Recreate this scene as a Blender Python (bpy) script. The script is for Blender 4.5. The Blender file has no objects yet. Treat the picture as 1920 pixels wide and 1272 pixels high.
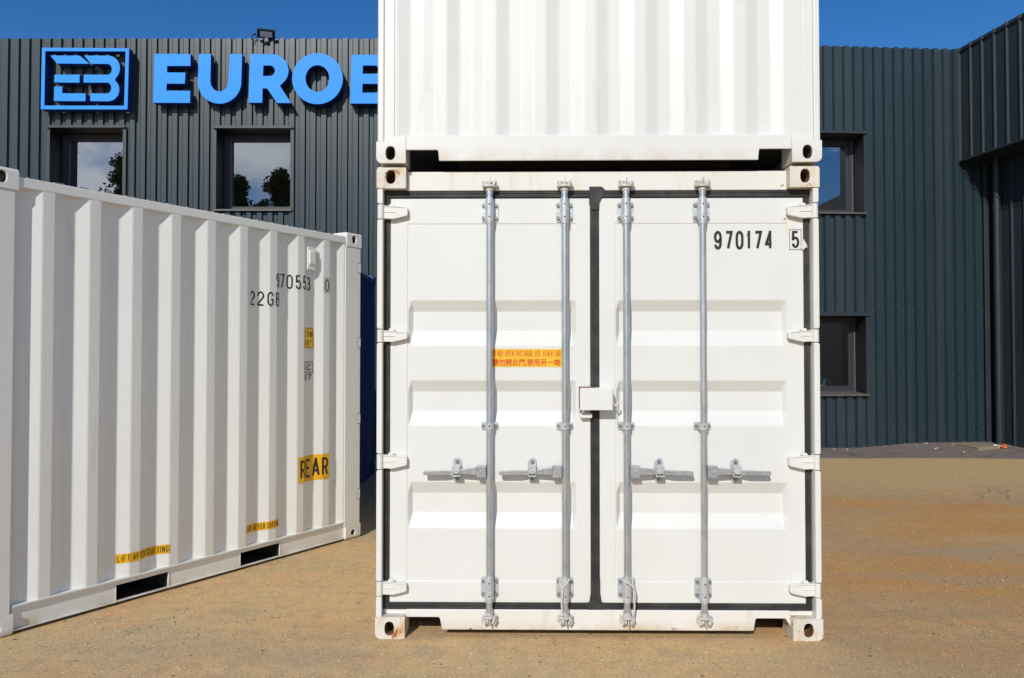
import bpy, bmesh, math, random
from mathutils import Vector, Matrix
R = math.radians
random.seed(7)
S = bpy.context.scene
COL = S.collection

# ------------------------------------------------------------------ camera
F_PX = 1493.0                       # focal length in photo pixels (1920 wide)
TILT = math.atan(32 / F_PX)
EYE = 1.545
cd = bpy.data.cameras.new('camera'); cam = bpy.data.objects.new('camera', cd); COL.objects.link(cam)
cd.sensor_width = 36; cd.lens = F_PX / 1920 * 36; cd.clip_end = 2000; cd.clip_start = .05
cam.location = (0, 0, EYE); cam.rotation_euler = (R(90) + TILT, 0, 0)
S.camera = cam
S.render.resolution_x = 1024; S.render.resolution_y = 678

def P(px, py, Y):
    """world point seen at photo pixel (px,py) on the plane y = Y"""
    u = (px - 960) / F_PX; v = (636 - py) / F_PX
    dy = math.cos(TILT) - v * math.sin(TILT); dz = math.sin(TILT) + v * math.cos(TILT)
    k = Y / dy
    return Vector((u * k, Y, EYE + dz * k))

# ------------------------------------------------------------------ sky and sun
AZ = R(16.7); EL = R(31.5)          # sun stands behind the camera, to its left
to_sun = Vector((-math.sin(AZ) * math.cos(EL), -math.cos(AZ) * math.cos(EL), math.sin(EL)))
W = bpy.data.worlds.new('World'); S.world = W; W.use_nodes = True
nt = W.node_tree; nt.nodes.clear()
def wn(t, **k):
    n = nt.nodes.new(t)
    for a, b in k.items(): setattr(n, a, b)
    return n
sky = wn('ShaderNodeTexSky', sky_type='NISHITA', sun_disc=False)
sky.sun_elevation = EL; sky.sun_rotation = math.atan2(to_sun.x, to_sun.y)
sky.altitude = 200; sky.air_density = 1.0; sky.dust_density = 0; sky.ozone_density = 4
tc = wn('ShaderNodeTexCoord'); sep = wn('ShaderNodeSeparateXYZ'); nt.links.new(tc.outputs['Generated'], sep.inputs[0])
mp = wn('ShaderNodeMapping'); mp.inputs['Scale'].default_value = (1, 1, 2.2); nt.links.new(tc.outputs['Generated'], mp.inputs[0])
no = wn('ShaderNodeTexNoise'); no.inputs['Scale'].default_value = 3.2; no.inputs['Detail'].default_value = 9; no.inputs['Roughness'].default_value = .58
nt.links.new(mp.outputs[0], no.inputs['Vector'])
cr = wn('ShaderNodeMapRange'); cr.inputs['From Min'].default_value = .41; cr.inputs['From Max'].default_value = .53
nt.links.new(no.outputs['Fac'], cr.inputs['Value'])
by = wn('ShaderNodeMapRange'); by.inputs['From Min'].default_value = -.5; by.inputs['From Max'].default_value = -.78   # clouds only in the half behind the camera
nt.links.new(sep.outputs['Y'], by.inputs['Value'])
bz = wn('ShaderNodeMapRange'); bz.inputs['From Min'].default_value = .55; bz.inputs['From Max'].default_value = .36
nt.links.new(sep.outputs['Z'], bz.inputs['Value'])
m1 = wn('ShaderNodeMath', operation='MULTIPLY'); nt.links.new(cr.outputs[0], m1.inputs[0]); nt.links.new(by.outputs[0], m1.inputs[1])
m2 = wn('ShaderNodeMath', operation='MULTIPLY'); nt.links.new(m1.outputs[0], m2.inputs[0]); nt.links.new(bz.outputs[0], m2.inputs[1])
no2 = wn('ShaderNodeTexNoise'); no2.inputs['Scale'].default_value = 6; no2.inputs['Detail'].default_value = 6; nt.links.new(mp.outputs[0], no2.inputs['Vector'])
cc = wn('ShaderNodeValToRGB'); cc.color_ramp.elements[0].position = .35; cc.color_ramp.elements[0].color = (8.5, 10.2, 13, 1)
cc.color_ramp.elements[1].position = .62; cc.color_ramp.elements[1].color = (16, 17, 18.8, 1)
nt.links.new(no2.outputs['Fac'], cc.inputs[0])
mx = wn('ShaderNodeMix', data_type='RGBA'); nt.links.new(m2.outputs[0], mx.inputs[0]); hs = wn('ShaderNodeHueSaturation'); hs.inputs['Saturation'].default_value = 1.30; hs.inputs['Value'].default_value = 1.46; hs.inputs['Hue'].default_value = .508
nt.links.new(sky.outputs[0], hs.inputs['Color']); nt.links.new(hs.outputs[0], mx.inputs[6]); nt.links.new(cc.outputs[0], mx.inputs[7])
bg = wn('ShaderNodeBackground'); bg.inputs[1].default_value = .07
out = wn('ShaderNodeOutputWorld'); nt.links.new(mx.outputs[2], bg.inputs[0]); nt.links.new(bg.outputs[0], out.inputs[0])

sl = bpy.data.lights.new('sun', 'SUN'); sl.energy = 3.15; sl.angle = R(.53); sl.color = (1, .955, .88)
so = bpy.data.objects.new('sun', sl); COL.objects.link(so)
so.rotation_euler = to_sun.to_track_quat('Z', 'Y').to_euler(); so.location = (-8, -20, 15)
S.view_settings.view_transform = 'Standard'; S.view_settings.look = 'None'; S.view_settings.gamma = 1
S.view_settings.exposure = 0.0
S.view_settings.use_curve_mapping = False

# ------------------------------------------------------------------ materials
def mat(name, col, rough=.5, metal=0, col2=None, nscale=4, stretch=(1, 1, 1), lo=.4, hi=.65, bump=0, bscale=30, spec=.5, extra=None, coat=0):
    m = bpy.data.materials.new(name); m.use_nodes = True; n = m.node_tree; b = n.nodes['Principled BSDF']
    b.inputs['Roughness'].default_value = rough; b.inputs['Metallic'].default_value = metal
    b.inputs['Specular IOR Level'].default_value = spec; b.inputs['Coat Weight'].default_value = coat
    b.inputs['Base Color'].default_value = (*col, 1)
    tc = n.nodes.new('ShaderNodeTexCoord'); last = None
    if col2:
        last = layer(n, tc, None, col, col2, nscale, stretch, lo, hi)
    for e in (extra or []):
        last = layer(n, tc, last, col, *e)
    if last is not None: n.links.new(last, b.inputs['Base Color'])
    if bump:
        nz = n.nodes.new('ShaderNodeTexNoise'); nz.inputs['Scale'].default_value = bscale; nz.inputs['Detail'].default_value = 4
        n.links.new(tc.outputs['Object'], nz.inputs['Vector'])
        bp = n.nodes.new('ShaderNodeBump'); bp.inputs['Strength'].default_value = bump; bp.inputs['Distance'].default_value = .01
        n.links.new(nz.outputs['Fac'], bp.inputs['Height']); n.links.new(bp.outputs[0], b.inputs['Normal'])
    return m
def layer(n, tc, last, col, col2, nscale, stretch, lo, hi, box=None, seed=0):
    """mix col2 over what is there, where stretched noise is above lo..hi; box limits it to (x0,x1,z0,z1) with soft rims"""
    mp = n.nodes.new('ShaderNodeMapping'); mp.inputs['Scale'].default_value = stretch; mp.inputs['Location'].default_value = (seed, seed * .7, seed * 1.3)
    n.links.new(tc.outputs['Object'], mp.inputs[0])
    nz = n.nodes.new('ShaderNodeTexNoise'); nz.inputs['Scale'].default_value = nscale; nz.inputs['Detail'].default_value = 7; nz.inputs['Roughness'].default_value = .6
    n.links.new(mp.outputs[0], nz.inputs['Vector'])
    mr = n.nodes.new('ShaderNodeMapRange'); mr.inputs['From Min'].default_value = lo; mr.inputs['From Max'].default_value = hi
    n.links.new(nz.outputs['Fac'], mr.inputs['Value']); fac = mr.outputs[0]
    if box:
        sp = n.nodes.new('ShaderNodeSeparateXYZ'); n.links.new(tc.outputs['Object'], sp.inputs[0])
        x0, x1, z0, z1, s = box
        for ax, a, c in (('X', x0, x0 + s), ('X', x1, x1 - s), ('Z', z0, z0 + s), ('Z', z1, z1 - s)):
            q = n.nodes.new('ShaderNodeMapRange'); q.inputs['From Min'].default_value = a; q.inputs['From Max'].default_value = c
            n.links.new(sp.outputs[ax], q.inputs['Value'])
            mm = n.nodes.new('ShaderNodeMath'); mm.operation = 'MULTIPLY'; n.links.new(fac, mm.inputs[0]); n.links.new(q.outputs[0], mm.inputs[1]); fac = mm.outputs[0]
    mx = n.nodes.new('ShaderNodeMix'); mx.data_type = 'RGBA'; n.links.new(fac, mx.inputs[0])
    if last is None: mx.inputs[6].default_value = (*col, 1)
    else: n.links.new(last, mx.inputs[6])
    mx.inputs[7].default_value = (*col2, 1)
    return mx.outputs[2]

RUST = (.36, .12, .03); RUSTL = (.62, .40, .18)
M = {}
M['white'] = mat('white_container_paint', (.765, .768, .73), .42, col2=(.73, .72, .68), nscale=1.3, lo=.45, hi=.7, bump=.05, bscale=5,
                 extra=[((.52, .47, .38), 9, (1, 1, .25), .70, .80)])
M['white_new'] = mat('fresh_white_container_paint', (.762, .768, .728), .42, col2=(.73, .735, .695), nscale=1.1, lo=.45, hi=.7, bump=.045, bscale=4,
                     extra=[((.62, .59, .52), 7, (1, 1, .18), .64, .80), ((.3, .28, .25), 40, (1, 1, .6), .76, .79), ((.60, .52, .40), 5, (1, 1, .7), .40, .68, (-.2, 2.7, -.30, .10, .07), 2)])
M['door'] = mat('white_door_paint', (.755, .760, .722), .42, col2=(.73, .732, .685), nscale=1.6, lo=.45, hi=.7, bump=.04, bscale=4,
                extra=[((.35, .3, .22), 60, (1, 1, 1), .755, .78), ((.72, .58, .34), 30, (1, 1, .05), .40, .62, (2.266, 2.283, 2.20, 2.308, .006)),
                       ((.5, .25, .08), 30, (1, 1, 1), .3, .5, (2.256, 2.276, 2.298, 2.316, .006)),
                       ((.3, .25, .2), 55, (1, 1, 1), .66, .70, (2.02, 2.25, .55, .85, .06), 3)])
M['frame'] = mat('aged_white_frame_paint', (.77, .76, .715), .5, col2=(.745, .725, .65), nscale=2.2, lo=.45, hi=.7, bump=.05, bscale=8,
                 extra=[((.66, .60, .46), 9, (1, 1, .14), .56, .74), ((.62, .52, .36), 6, (1, 1, .7), .34, .62, (-.2, 2.7, -.30, .095, .05)), (RUST, 13, (1, 1, .8), .705, .74), (RUST, 17, (1, 1, 1), .60, .66, (-.2, 2.7, -.30, .062, .02), 4)])
M['casting_old'] = mat('chipped_casting_paint', (.72, .69, .61), .6, col2=(.62, .57, .44), nscale=8, lo=.45, hi=.7, bump=.25, bscale=30,
                 extra=[((.66, .54, .32), 9, (1, 1, .6), .50, .64), (RUSTL, 12, (1, 1, .6), .54, .66), (RUST, 15, (1, 1, .8), .58, .64)])
M['rust'] = mat('rusty_steel', (.16, .07, .025), .9, col2=(.33, .20, .10), nscale=18, bump=.4, bscale=60)
M['black_in'] = mat('dark_casting_inside', (.09, .09, .08), .9, col2=(.2, .19, .16), nscale=18)
M['rubber'] = mat('black_rubber', (.022, .022, .022), .62, col2=(.06, .06, .056), nscale=9, stretch=(1, 1, 1), lo=.45, hi=.75, bump=.1,
                  extra=[((.22, .22, .2), 70, (1, 1, 1), .68, .74)])
M['zinc'] = mat('galvanised_steel', (.47, .51, .525), .34, .65, col2=(.58, .61, .62), nscale=26, stretch=(1, 1, .35), lo=.4, hi=.62, bump=.06, bscale=60,
                 extra=[((.70, .71, .70), 55, (1, 1, .3), .63, .68)])
M['zinc2'] = mat('dull_zinc_fittings', (.50, .53, .54), .45, .35, col2=(.62, .65, .655), nscale=30, lo=.4, hi=.62, bump=.1, bscale=90)
M['steel'] = mat('worn_grey_handle_steel', (.34, .355, .36), .45, .4, col2=(.45, .46, .46), nscale=34, lo=.4, hi=.62, bump=.12, bscale=90, extra=[((.58, .58, .56), 70, (1, 1, 1), .64, .69)])
M['bolt'] = mat('dull_bolt', (.26, .27, .27), .5, .5)
M['cam'] = mat('painted_cam_forging', (.55, .54, .49), .55, .1, col2=(.66, .65, .60), nscale=30, bump=.25, bscale=60)
M['hole'] = mat('dark_hole', (.004, .004, .005), .9)
M['under'] = mat('dark_underside', (.03, .028, .026), .9)
M['blue_c'] = mat('blue_container_paint', (.005, .055, .22), .5, col2=(.006, .062, .24), nscale=2, bump=.05, bscale=5)
M['yellow'] = mat('yellow_sticker', (.80, .45, .008), .45, col2=(.72, .38, .006), nscale=9)
M['yellow2'] = mat('golden_warning_sticker', (.84, .54, .02), .45, col2=(.78, .47, .015), nscale=9)
M['yellow_lifted'] = mat('shade_lifted_yellow', (.98, .60, .012), .45)  # yellow lifted so the height sticker reads lit inside its shaded recess
M['black'] = mat('black_lettering', (.013, .013, .012), .5)
M['red'] = mat('red_lettering', (.72, .05, .005), .5)
M['clad'] = mat('anthracite_cladding', (.023, .041, .053), .36, .0, col2=(.027, .046, .058), nscale=.7, stretch=(1, 1, .3), lo=.4, hi=.7, bump=.02, bscale=2, spec=.4,
                extra=[((.033, .051, .061), 1.1, (1, 1, .02), .50, .55), ((.05, .056, .054), 3, (1, 1, .12), .66, .9)])
M['clad_w'] = mat('anthracite_wing_cladding', (.022, .034, .041), .5, .0, col2=(.026, .038, .046), nscale=.7, stretch=(1, 1, .3), spec=.35)
M['trim'] = mat('anthracite_trim', (.026, .037, .043), .45, .0, col2=(.032, .043, .049), nscale=3)
M['reveal'] = mat('dark_window_reveal', (.011, .012, .014), .5, col2=(.014, .015, .017), nscale=3, spec=.3)
M['bead'] = mat('weathered_grey_bead', (.10, .097, .088), .5, col2=(.13, .125, .11), nscale=12)
M['wframe'] = mat('dark_window_frame', (.045, .046, .058), .35)
M['screw'] = mat('screw_head', (.42, .44, .44), .4, .5)
M['sign'] = mat('blue_sign_face', (.020, .31, .93), .5, col2=(.023, .32, .94), nscale=2, spec=.25)
M['sign_side'] = mat('navy_sign_return', (.006, .035, .26), .4)
M['lampblack'] = mat('black_lamp_housing', (.012, .012, .014), .4)
M['led'] = mat('lamp_reflector', (.85, .87, .9), .25, .3)
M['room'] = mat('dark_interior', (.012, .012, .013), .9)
M['stone'] = mat('pale_stone', (.50, .44, .34), .8, col2=(.4, .32, .2), nscale=40)
M['pave'] = mat('grey_tarmac_footway', (.25, .20, .165), .9, col2=(.20, .165, .14), nscale=3, bump=.5, bscale=120,
                extra=[((.27, .22, .17), 60, (1, 1, 1), .66, .72), ((.06, .055, .05), 2.2, (1, 1, 1), .58, .7)])
M['slab'] = mat('concrete_slab', (.33, .27, .19), .9, col2=(.27, .22, .15), nscale=9, bump=.3, bscale=80)
M['plastic'] = mat('clear_plastic_litter', (.42, .44, .45), .3)
M['orange'] = mat('orange_wrapper', (.6, .09, .03), .4, col2=(.8, .28, .05), nscale=25)
M['paper'] = mat('white_paper', (.7, .7, .68), .6)
M['rope'] = mat('off_white_rope', (.74, .70, .62), .8, bump=.6, bscale=200)
M['cyan'] = mat('cyan_stripe', (.02, .42, .8), .4)
M['bark'] = mat('bark', (.07, .05, .035), .9, bump=.5)
M['roofm'] = mat('roof_membrane', (.10, .10, .10), .9)

# glass: part mirror, part clear
g = bpy.data.materials.new('window_glass'); g.use_nodes = True; n = g.node_tree; n.nodes.clear()
o_ = n.nodes.new('ShaderNodeOutputMaterial'); mixs = n.nodes.new('ShaderNodeMixShader'); gl = n.nodes.new('ShaderNodeBsdfGlossy'); tr = n.nodes.new('ShaderNodeBsdfTransparent')
gl.inputs['Roughness'].default_value = .0; gl.inputs['Color'].default_value = (.86, .88, .90, 1); tr.inputs['Color'].default_value = (.58, .62, .62, 1)
fr = n.nodes.new('ShaderNodeFresnel'); fr.inputs['IOR'].default_value = 1.5
ma = n.nodes.new('ShaderNodeMath'); ma.operation = 'MULTIPLY_ADD'; ma.inputs[1].default_value = 1.5; ma.inputs[2].default_value = .27
n.links.new(fr.outputs[0], ma.inputs[0]); n.links.new(ma.outputs[0], mixs.inputs[0]); n.links.new(tr.outputs[0], mixs.inputs[1]); n.links.new(gl.outputs[0], mixs.inputs[2]); n.links.new(mixs.outputs[0], o_.inputs[0])
M['glass'] = g

def leafmat(name, c1, c2):
    m = mat(name, c1, .6, col2=c2, nscale=.8, lo=.4, hi=.6); return m
M['leaf'] = leafmat('leaves', (.085, .11, .05), (.15, .17, .085))

# ground: worn brown tarmac with rust-red dust, aggregate, patches and cracks
def ground_mat():
    m = bpy.data.materials.new('worn_yard_tarmac'); m.use_nodes = True; n = m.node_tree; b = n.nodes['Principled BSDF']; b.inputs['Roughness'].default_value = .95
    b.inputs['Specular IOR Level'].default_value = .2
    tc = n.nodes.new('ShaderNodeTexCoord'); L = n.links.new
    def noise(scale, det=6, rough=.6, st=(1, 1, 1), off=0):
        mp = n.nodes.new('ShaderNodeMapping'); mp.inputs['Scale'].default_value = st; mp.inputs['Location'].default_value = (off, off, 0); L(tc.outputs['Object'], mp.inputs[0])
        z = n.nodes.new('ShaderNodeTexNoise'); z.inputs['Scale'].default_value = scale; z.inputs['Detail'].default_value = det; z.inputs['Roughness'].default_value = rough
        L(mp.outputs[0], z.inputs['Vector']); return z.outputs['Fac']
    def rng(v, a, c, lo=0, hi=1):
        q = n.nodes.new('ShaderNodeMapRange'); q.inputs['From Min'].default_value = a; q.inputs['From Max'].default_value = c; q.inputs['To Min'].default_value = lo; q.inputs['To Max'].default_value = hi
        L(v, q.inputs['Value']); return q.outputs[0]
    def mul(a, c):
        q = n.nodes.new('ShaderNodeMath'); q.operation = 'MULTIPLY'
        for i, v in enumerate((a, c)):
            if isinstance(v, (int, float)): q.inputs[i].default_value = v
            else: L(v, q.inputs[i])
        return q.outputs[0]
    def mix(f, a, c):
        q = n.nodes.new('ShaderNodeMix'); q.data_type = 'RGBA'; L(f, q.inputs[0])
        for i, v in ((6, a), (7, c)):
            if isinstance(v, tuple): q.inputs[i].default_value = (*v, 1)
            else: L(v, q.inputs[i])
        return q.outputs[2]
    sp = n.nodes.new('ShaderNodeSeparateXYZ'); L(tc.outputs['Object'], sp.inputs[0])
    c = mix(rng(noise(.9), .38, .60), (.60, .43, .235), (.50, .405, .265))
    c = mix(rng(noise(.4, off=5), .46, .60), c, (.63, .43, .24))
    # grey traffic-worn strips and pinkish or ochre blotches
    c = mix(mul(rng(noise(.9, st=(.4, 1.5, 1), off=9), .50, .62), .75), c, (.42, .365, .265))
    c = mix(mul(rng(noise(2.6, off=21), .52, .66), .6), c, (.60, .37, .21))
    c = mix(mul(rng(noise(3.4, off=33), .54, .66), .65), c, (.37, .32, .235))
    # rust-red dust, mostly on the right side of the yard
    right = rng(sp.outputs['X'], .8, 3.4, .12, 1)
    nearw = rng(sp.outputs['Y'], 9.8, 8.2)
    c = mix(mul(mul(mul(rng(noise(.75, st=(.6, 1.3, 1), off=3), .33, .56), right), nearw), .95), c, (.57, .29, .085))
    c = mix(mul(mul(mul(rng(noise(.8, st=(.45, 1.9, 1), off=41), .47, .60), right), nearw), .8), c, (.43, .325, .22))
    c = mix(mul(mul(mul(rng(noise(1.1, st=(.6, 1.5, 1), off=52), .53, .64), right), nearw), .75), c, (.56, .27, .09))
    # paler sandy band before the footway
    c = mix(mul(mul(rng(sp.outputs['Y'], 8.4, 10.4), rng(sp.outputs['X'], 1.5, 3.5)), .7), c, (.58, .425, .215))
    # grey patch repair far right
    vx = rng(sp.outputs['X'], 5.0, 5.5); vy = mul(rng(sp.outputs['Y'], 8.2, 8.45), rng(sp.outputs['Y'], 9.75, 9.5))
    c = mix(mul(mul(mul(vx, vy), rng(noise(1.6, off=2), .38, .52)), .7), c, (.42, .35, .24))
    # mid mottling, aggregate, pits
    c = mix(mul(rng(noise(11, 6), .46, .64), .5), c, (.36, .285, .19))
    c = mix(mul(rng(noise(62, 4, .7), .50, .62), .55), c, (.27, .20, .125))
    c = mix(mul(rng(noise(85, 3, .7, off=4), .56, .64), .6), c, (.80, .68, .48))
    vo = n.nodes.new('ShaderNodeTexVoronoi'); vo.inputs['Scale'].default_value = 42; L(tc.outputs['Object'], vo.inputs['Vector'])
    st = mul(rng(vo.outputs['Distance'], .24, .15), rng(noise(30, 2, off=7), .56, .58))
    c = mix(st, c, (.82, .72, .55))
    vo2 = n.nodes.new('ShaderNodeTexVoronoi'); vo2.inputs['Scale'].default_value = 13; L(tc.outputs['Object'], vo2.inputs['Vector'])
    c = mix(mul(rng(vo2.outputs['Distance'], .17, .09), rng(noise(9, 2, off=11), .54, .56)), c, (.2, .14, .09))
    # cracks near the far right
    vc = n.nodes.new('ShaderNodeTexVoronoi'); vc.feature = 'DISTANCE_TO_EDGE'; vc.inputs['Scale'].default_value = .8; vc.inputs['Randomness'].default_value = 1
    mpv = n.nodes.new('ShaderNodeMapping'); L(tc.outputs['Object'], mpv.inputs[0])
    nzv = n.nodes.new('ShaderNodeTexNoise'); nzv.inputs['Scale'].default_value = 3; L(tc.outputs['Object'], nzv.inputs['Vector'])
    av = n.nodes.new('ShaderNodeMix'); av.data_type = 'VECTOR'; av.inputs[0].default_value = .22; L(mpv.outputs[0], av.inputs[4]); L(nzv.outputs['Color'], av.inputs[5]); L(av.outputs[1], vc.inputs['Vector'])
    ck = mul(mul(rng(vc.outputs['Distance'], .008, .001), rng(sp.outputs['X'], 4.2, 4.8)), mul(mul(rng(sp.outputs['Y'], 7.6, 8.2), rng(sp.outputs['Y'], 9.9, 9.5)), rng(noise(1.2, off=8), .42, .5)))
    c = mix(mul(ck, .6), c, (.12, .09, .06))
    tn = n.nodes.new('ShaderNodeMix'); tn.data_type = 'RGBA'; tn.blend_type = 'MULTIPLY'; tn.inputs[0].default_value = 1; L(c, tn.inputs[6]); tn.inputs[7].default_value = (1.20, 1.11, .94, 1); c = tn.outputs[2]
    L(c, b.inputs['Base Color'])
    h = n.nodes.new('ShaderNodeMath'); h.operation = 'ADD'; L(noise(90, 4, off=4), h.inputs[0]); L(mul(noise(6, 4), .8), h.inputs[1])
    bp = n.nodes.new('ShaderNodeBump'); bp.inputs['Strength'].default_value = .5; bp.inputs['Distance'].default_value = .010; L(h.outputs[0], bp.inputs['Height']); L(bp.outputs[0], b.inputs['Normal'])
    return m
M['ground'] = ground_mat()

# ------------------------------------------------------------------ mesh helpers
class MB:
    def __init__(s): s.v = []; s.f = []; s.m = []; s.s = []
    def quad(s, pts, mi=0, sm=False):
        i = len(s.v); s.v += [Vector(p) for p in pts]; s.f.append(list(range(i, i + len(pts)))); s.m.append(mi); s.s.append(sm); return s
    def box(s, x0, x1, y0, y1, z0, z1, mi=0, T=None):
        c = [Vector((x, y, z)) for z in (z0, z1) for y in (y0, y1) for x in (x0, x1)]
        if T: c = [T @ p for p in c]
        i = len(s.v); s.v += c
        for q in ((0, 2, 3, 1), (4, 5, 7, 6), (0, 1, 5, 4), (2, 6, 7, 3), (0, 4, 6, 2), (1, 3, 7, 5)):
            s.f.append([i + k for k in q]); s.m.append(mi); s.s.append(False)
        return s
    def prism(s, poly, a0, a1, axis='y', mi=0, side=None, T=None):
        """poly in the plane across axis: axis y -> (x,z); axis z -> (x,y); axis x -> (y,z)"""
        def mk(p, a):
            q = {'y': (p[0], a, p[1]), 'z': (p[0], p[1], a), 'x': (a, p[0], p[1])}[axis]; q = Vector(q)
            return T @ q if T else q
        n_ = len(poly); i = len(s.v); s.v += [mk(p, a0) for p in poly] + [mk(p, a1) for p in poly]
        s.f.append([i + k for k in range(n_)]); s.f.append([i + n_ + k for k in reversed(range(n_))]); s.m += [mi, mi]; s.s += [False, False]
        for k in range(n_):
            l = (k + 1) % n_; s.f.append([i + k, i + n_ + k, i + n_ + l, i + l]); s.m.append(mi if side is None else side); s.s.append(False)
        return s
    def cyl(s, p0, p1, r, n_=16, mi=0, r1=None, cap=True):
        p0 = Vector(p0); p1 = Vector(p1); d = (p1 - p0).normalized(); a = d.orthogonal().normalized(); b = d.cross(a); r1 = r if r1 is None else r1
        i = len(s.v)
        for p, q in ((p0, r), (p1, r1)):
            for k in range(n_):
                t = 2 * math.pi * k / n_; s.v.append(p + (a * math.cos(t) + b * math.sin(t)) * q)
        for k in range(n_):
            l = (k + 1) % n_; s.f.append([i + k, i + l, i + n_ + l, i + n_ + k]); s.m.append(mi); s.s.append(True)
        if cap:
            s.f.append([i + k for k in reversed(range(n_))]); s.f.append([i + n_ + k for k in range(n_)]); s.m += [mi, mi]; s.s += [False, False]
        return s
    def tube(s, pts, r, n_=8, mi=0):
        for a, b in zip(pts[:-1], pts[1:]): s.cyl(a, b, r, n_, mi)
        return s
    def strip(s, prof, lo, hi, fn, mi=0):
        """prof: list of parameters; fn(t,h)->point"""
        for a, b in zip(prof[:-1], prof[1:]): s.quad([fn(a, lo), fn(b, lo), fn(b, hi), fn(a, hi)], mi)
        return s
    def holed(s, o, ux, uz, w, h, cx, cz, a, b, depth, mi=0, mi2=1, rc=None):
        """rectangle w x h at o with an upright oval pocket (half sizes a,b), pushed in by depth along the inward normal"""
        o = Vector(o); ux = Vector(ux); uz = Vector(uz); inn = -(ux.cross(uz)).normalized()
        cs = [math.atan2(z - cz, x - cx) % (2 * math.pi) for x, z in ((w, h), (0, h), (0, 0), (w, 0))]
        cs = sorted(cs); ang = []
        for k in range(4):
            a0 = cs[k]; a1 = cs[(k + 1) % 4]
            if a1 <= a0: a1 += 2 * math.pi
            ang += [a0 + (a1 - a0) * j / 7 for j in range(7)]
        def rect(t):
            c_, s_ = math.cos(t), math.sin(t); k = 1e9
            if c_ > 1e-9: k = min(k, (w - cx) / c_)
            if c_ < -1e-9: k = min(k, -cx / c_)
            if s_ > 1e-9: k = min(k, (h - cz) / s_)
            if s_ < -1e-9: k = min(k, -cz / s_)
            return cx + c_ * k, cz + s_ * k
        if rc:      # one rounded corner: (x of corner, z of corner, radius)
            X_, Z_, r_ = rc; cX = X_ + (r_ if X_ == 0 else -r_); cZ = Z_ + (r_ if Z_ == 0 else -r_)
            for k in range(7):
                f = k / 6; q_ = (X_ + (cX - X_) * (1 - 2 * f if f < .5 else 0), Z_ + (cZ - Z_) * (0 if f < .5 else 2 * f - 1))
                ang.append(math.atan2(q_[1] - cz, q_[0] - cx) % (2 * math.pi))
            ang = sorted(t % (2 * math.pi) for t in ang); ang = [t for k, t in enumerate(ang) if k == 0 or t - ang[k - 1] > 1e-4]
            rect0 = rect
            def rect(t):
                x, z = rect0(t)
                if (x - cX) * (X_ - cX) > 0 and (z - cZ) * (Z_ - cZ) > 0:
                    l = math.hypot(x - cX, z - cZ); return cX + (x - cX) / l * r_, cZ + (z - cZ) / l * r_
                return x, z
        def oval(t):
            c_, s_ = math.cos(t), math.sin(t)
            k = (abs(c_ / a) ** 2.5 + abs(s_ / b) ** 2.5) ** (-1 / 2.5); return cx + c_ * k, cz + s_ * k
        pt = lambda q, d=0: o + ux * q[0] + uz * q[1] + inn * d
        N = len(ang)
        for k in range(N):
            t, u = ang[k], ang[(k + 1) % N]
            s.quad([pt(rect(t)), pt(rect(u)), pt(oval(u)), pt(oval(t))], mi)
            s.quad([pt(oval(t)), pt(oval(u)), pt(oval(u), .012), pt(oval(t), .012)], mi)
            s.quad([pt(oval(t), .012), pt(oval(u), .012), pt(oval(u), depth), pt(oval(t), depth)], mi2)
        s.quad([pt(oval(t), depth) for t in ang], mi2)
        return s
    def build(s, name, mats, parent=None, bevel=0, seg=2, merge=True, ang=40, fixn=True):
        me = bpy.data.meshes.new(name); me.from_pydata([tuple(v) for v in s.v], [], s.f)
        for m_ in (mats if isinstance(mats, (list, tuple)) else [mats]): me.materials.append(M[m_] if isinstance(m_, str) else m_)
        for p, mi, sm in zip(me.polygons, s.m, s.s): p.material_index = mi; p.use_smooth = sm
        bm = bmesh.new(); bm.from_mesh(me)
        if merge: bmesh.ops.remove_doubles(bm, verts=bm.verts, dist=1e-5)
        if fixn: bmesh.ops.recalc_face_normals(bm, faces=bm.faces)
        for e_ in bm.edges:
            if len(e_.link_faces) == 2 and e_.calc_face_angle(0) > .6: e_.smooth = False
        bm.to_mesh(me); bm.free()
        ob = bpy.data.objects.new(name, me); COL.objects.link(ob)
        if parent: ob.parent = parent
        if bevel:
            b = ob.modifiers.new('bevel', 'BEVEL'); b.width = bevel; b.segments = seg; b.limit_method = 'ANGLE'; b.angle_limit = R(ang); b.harden_normals = False
        return ob

def tag(o, label=None, cat=None, group=None, kind=None):
    if label: o['label'] = label
    if cat: o['category'] = cat
    if group: o['group'] = group
    if kind: o['kind'] = kind
    return o
def empty(name, loc=(0, 0, 0), rz=0, **k):
    o = bpy.data.objects.new(name, None); COL.objects.link(o); o.location = loc; o.rotation_euler = (0, 0, rz); o.empty_display_size = .2
    return tag(o, **k)

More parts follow.
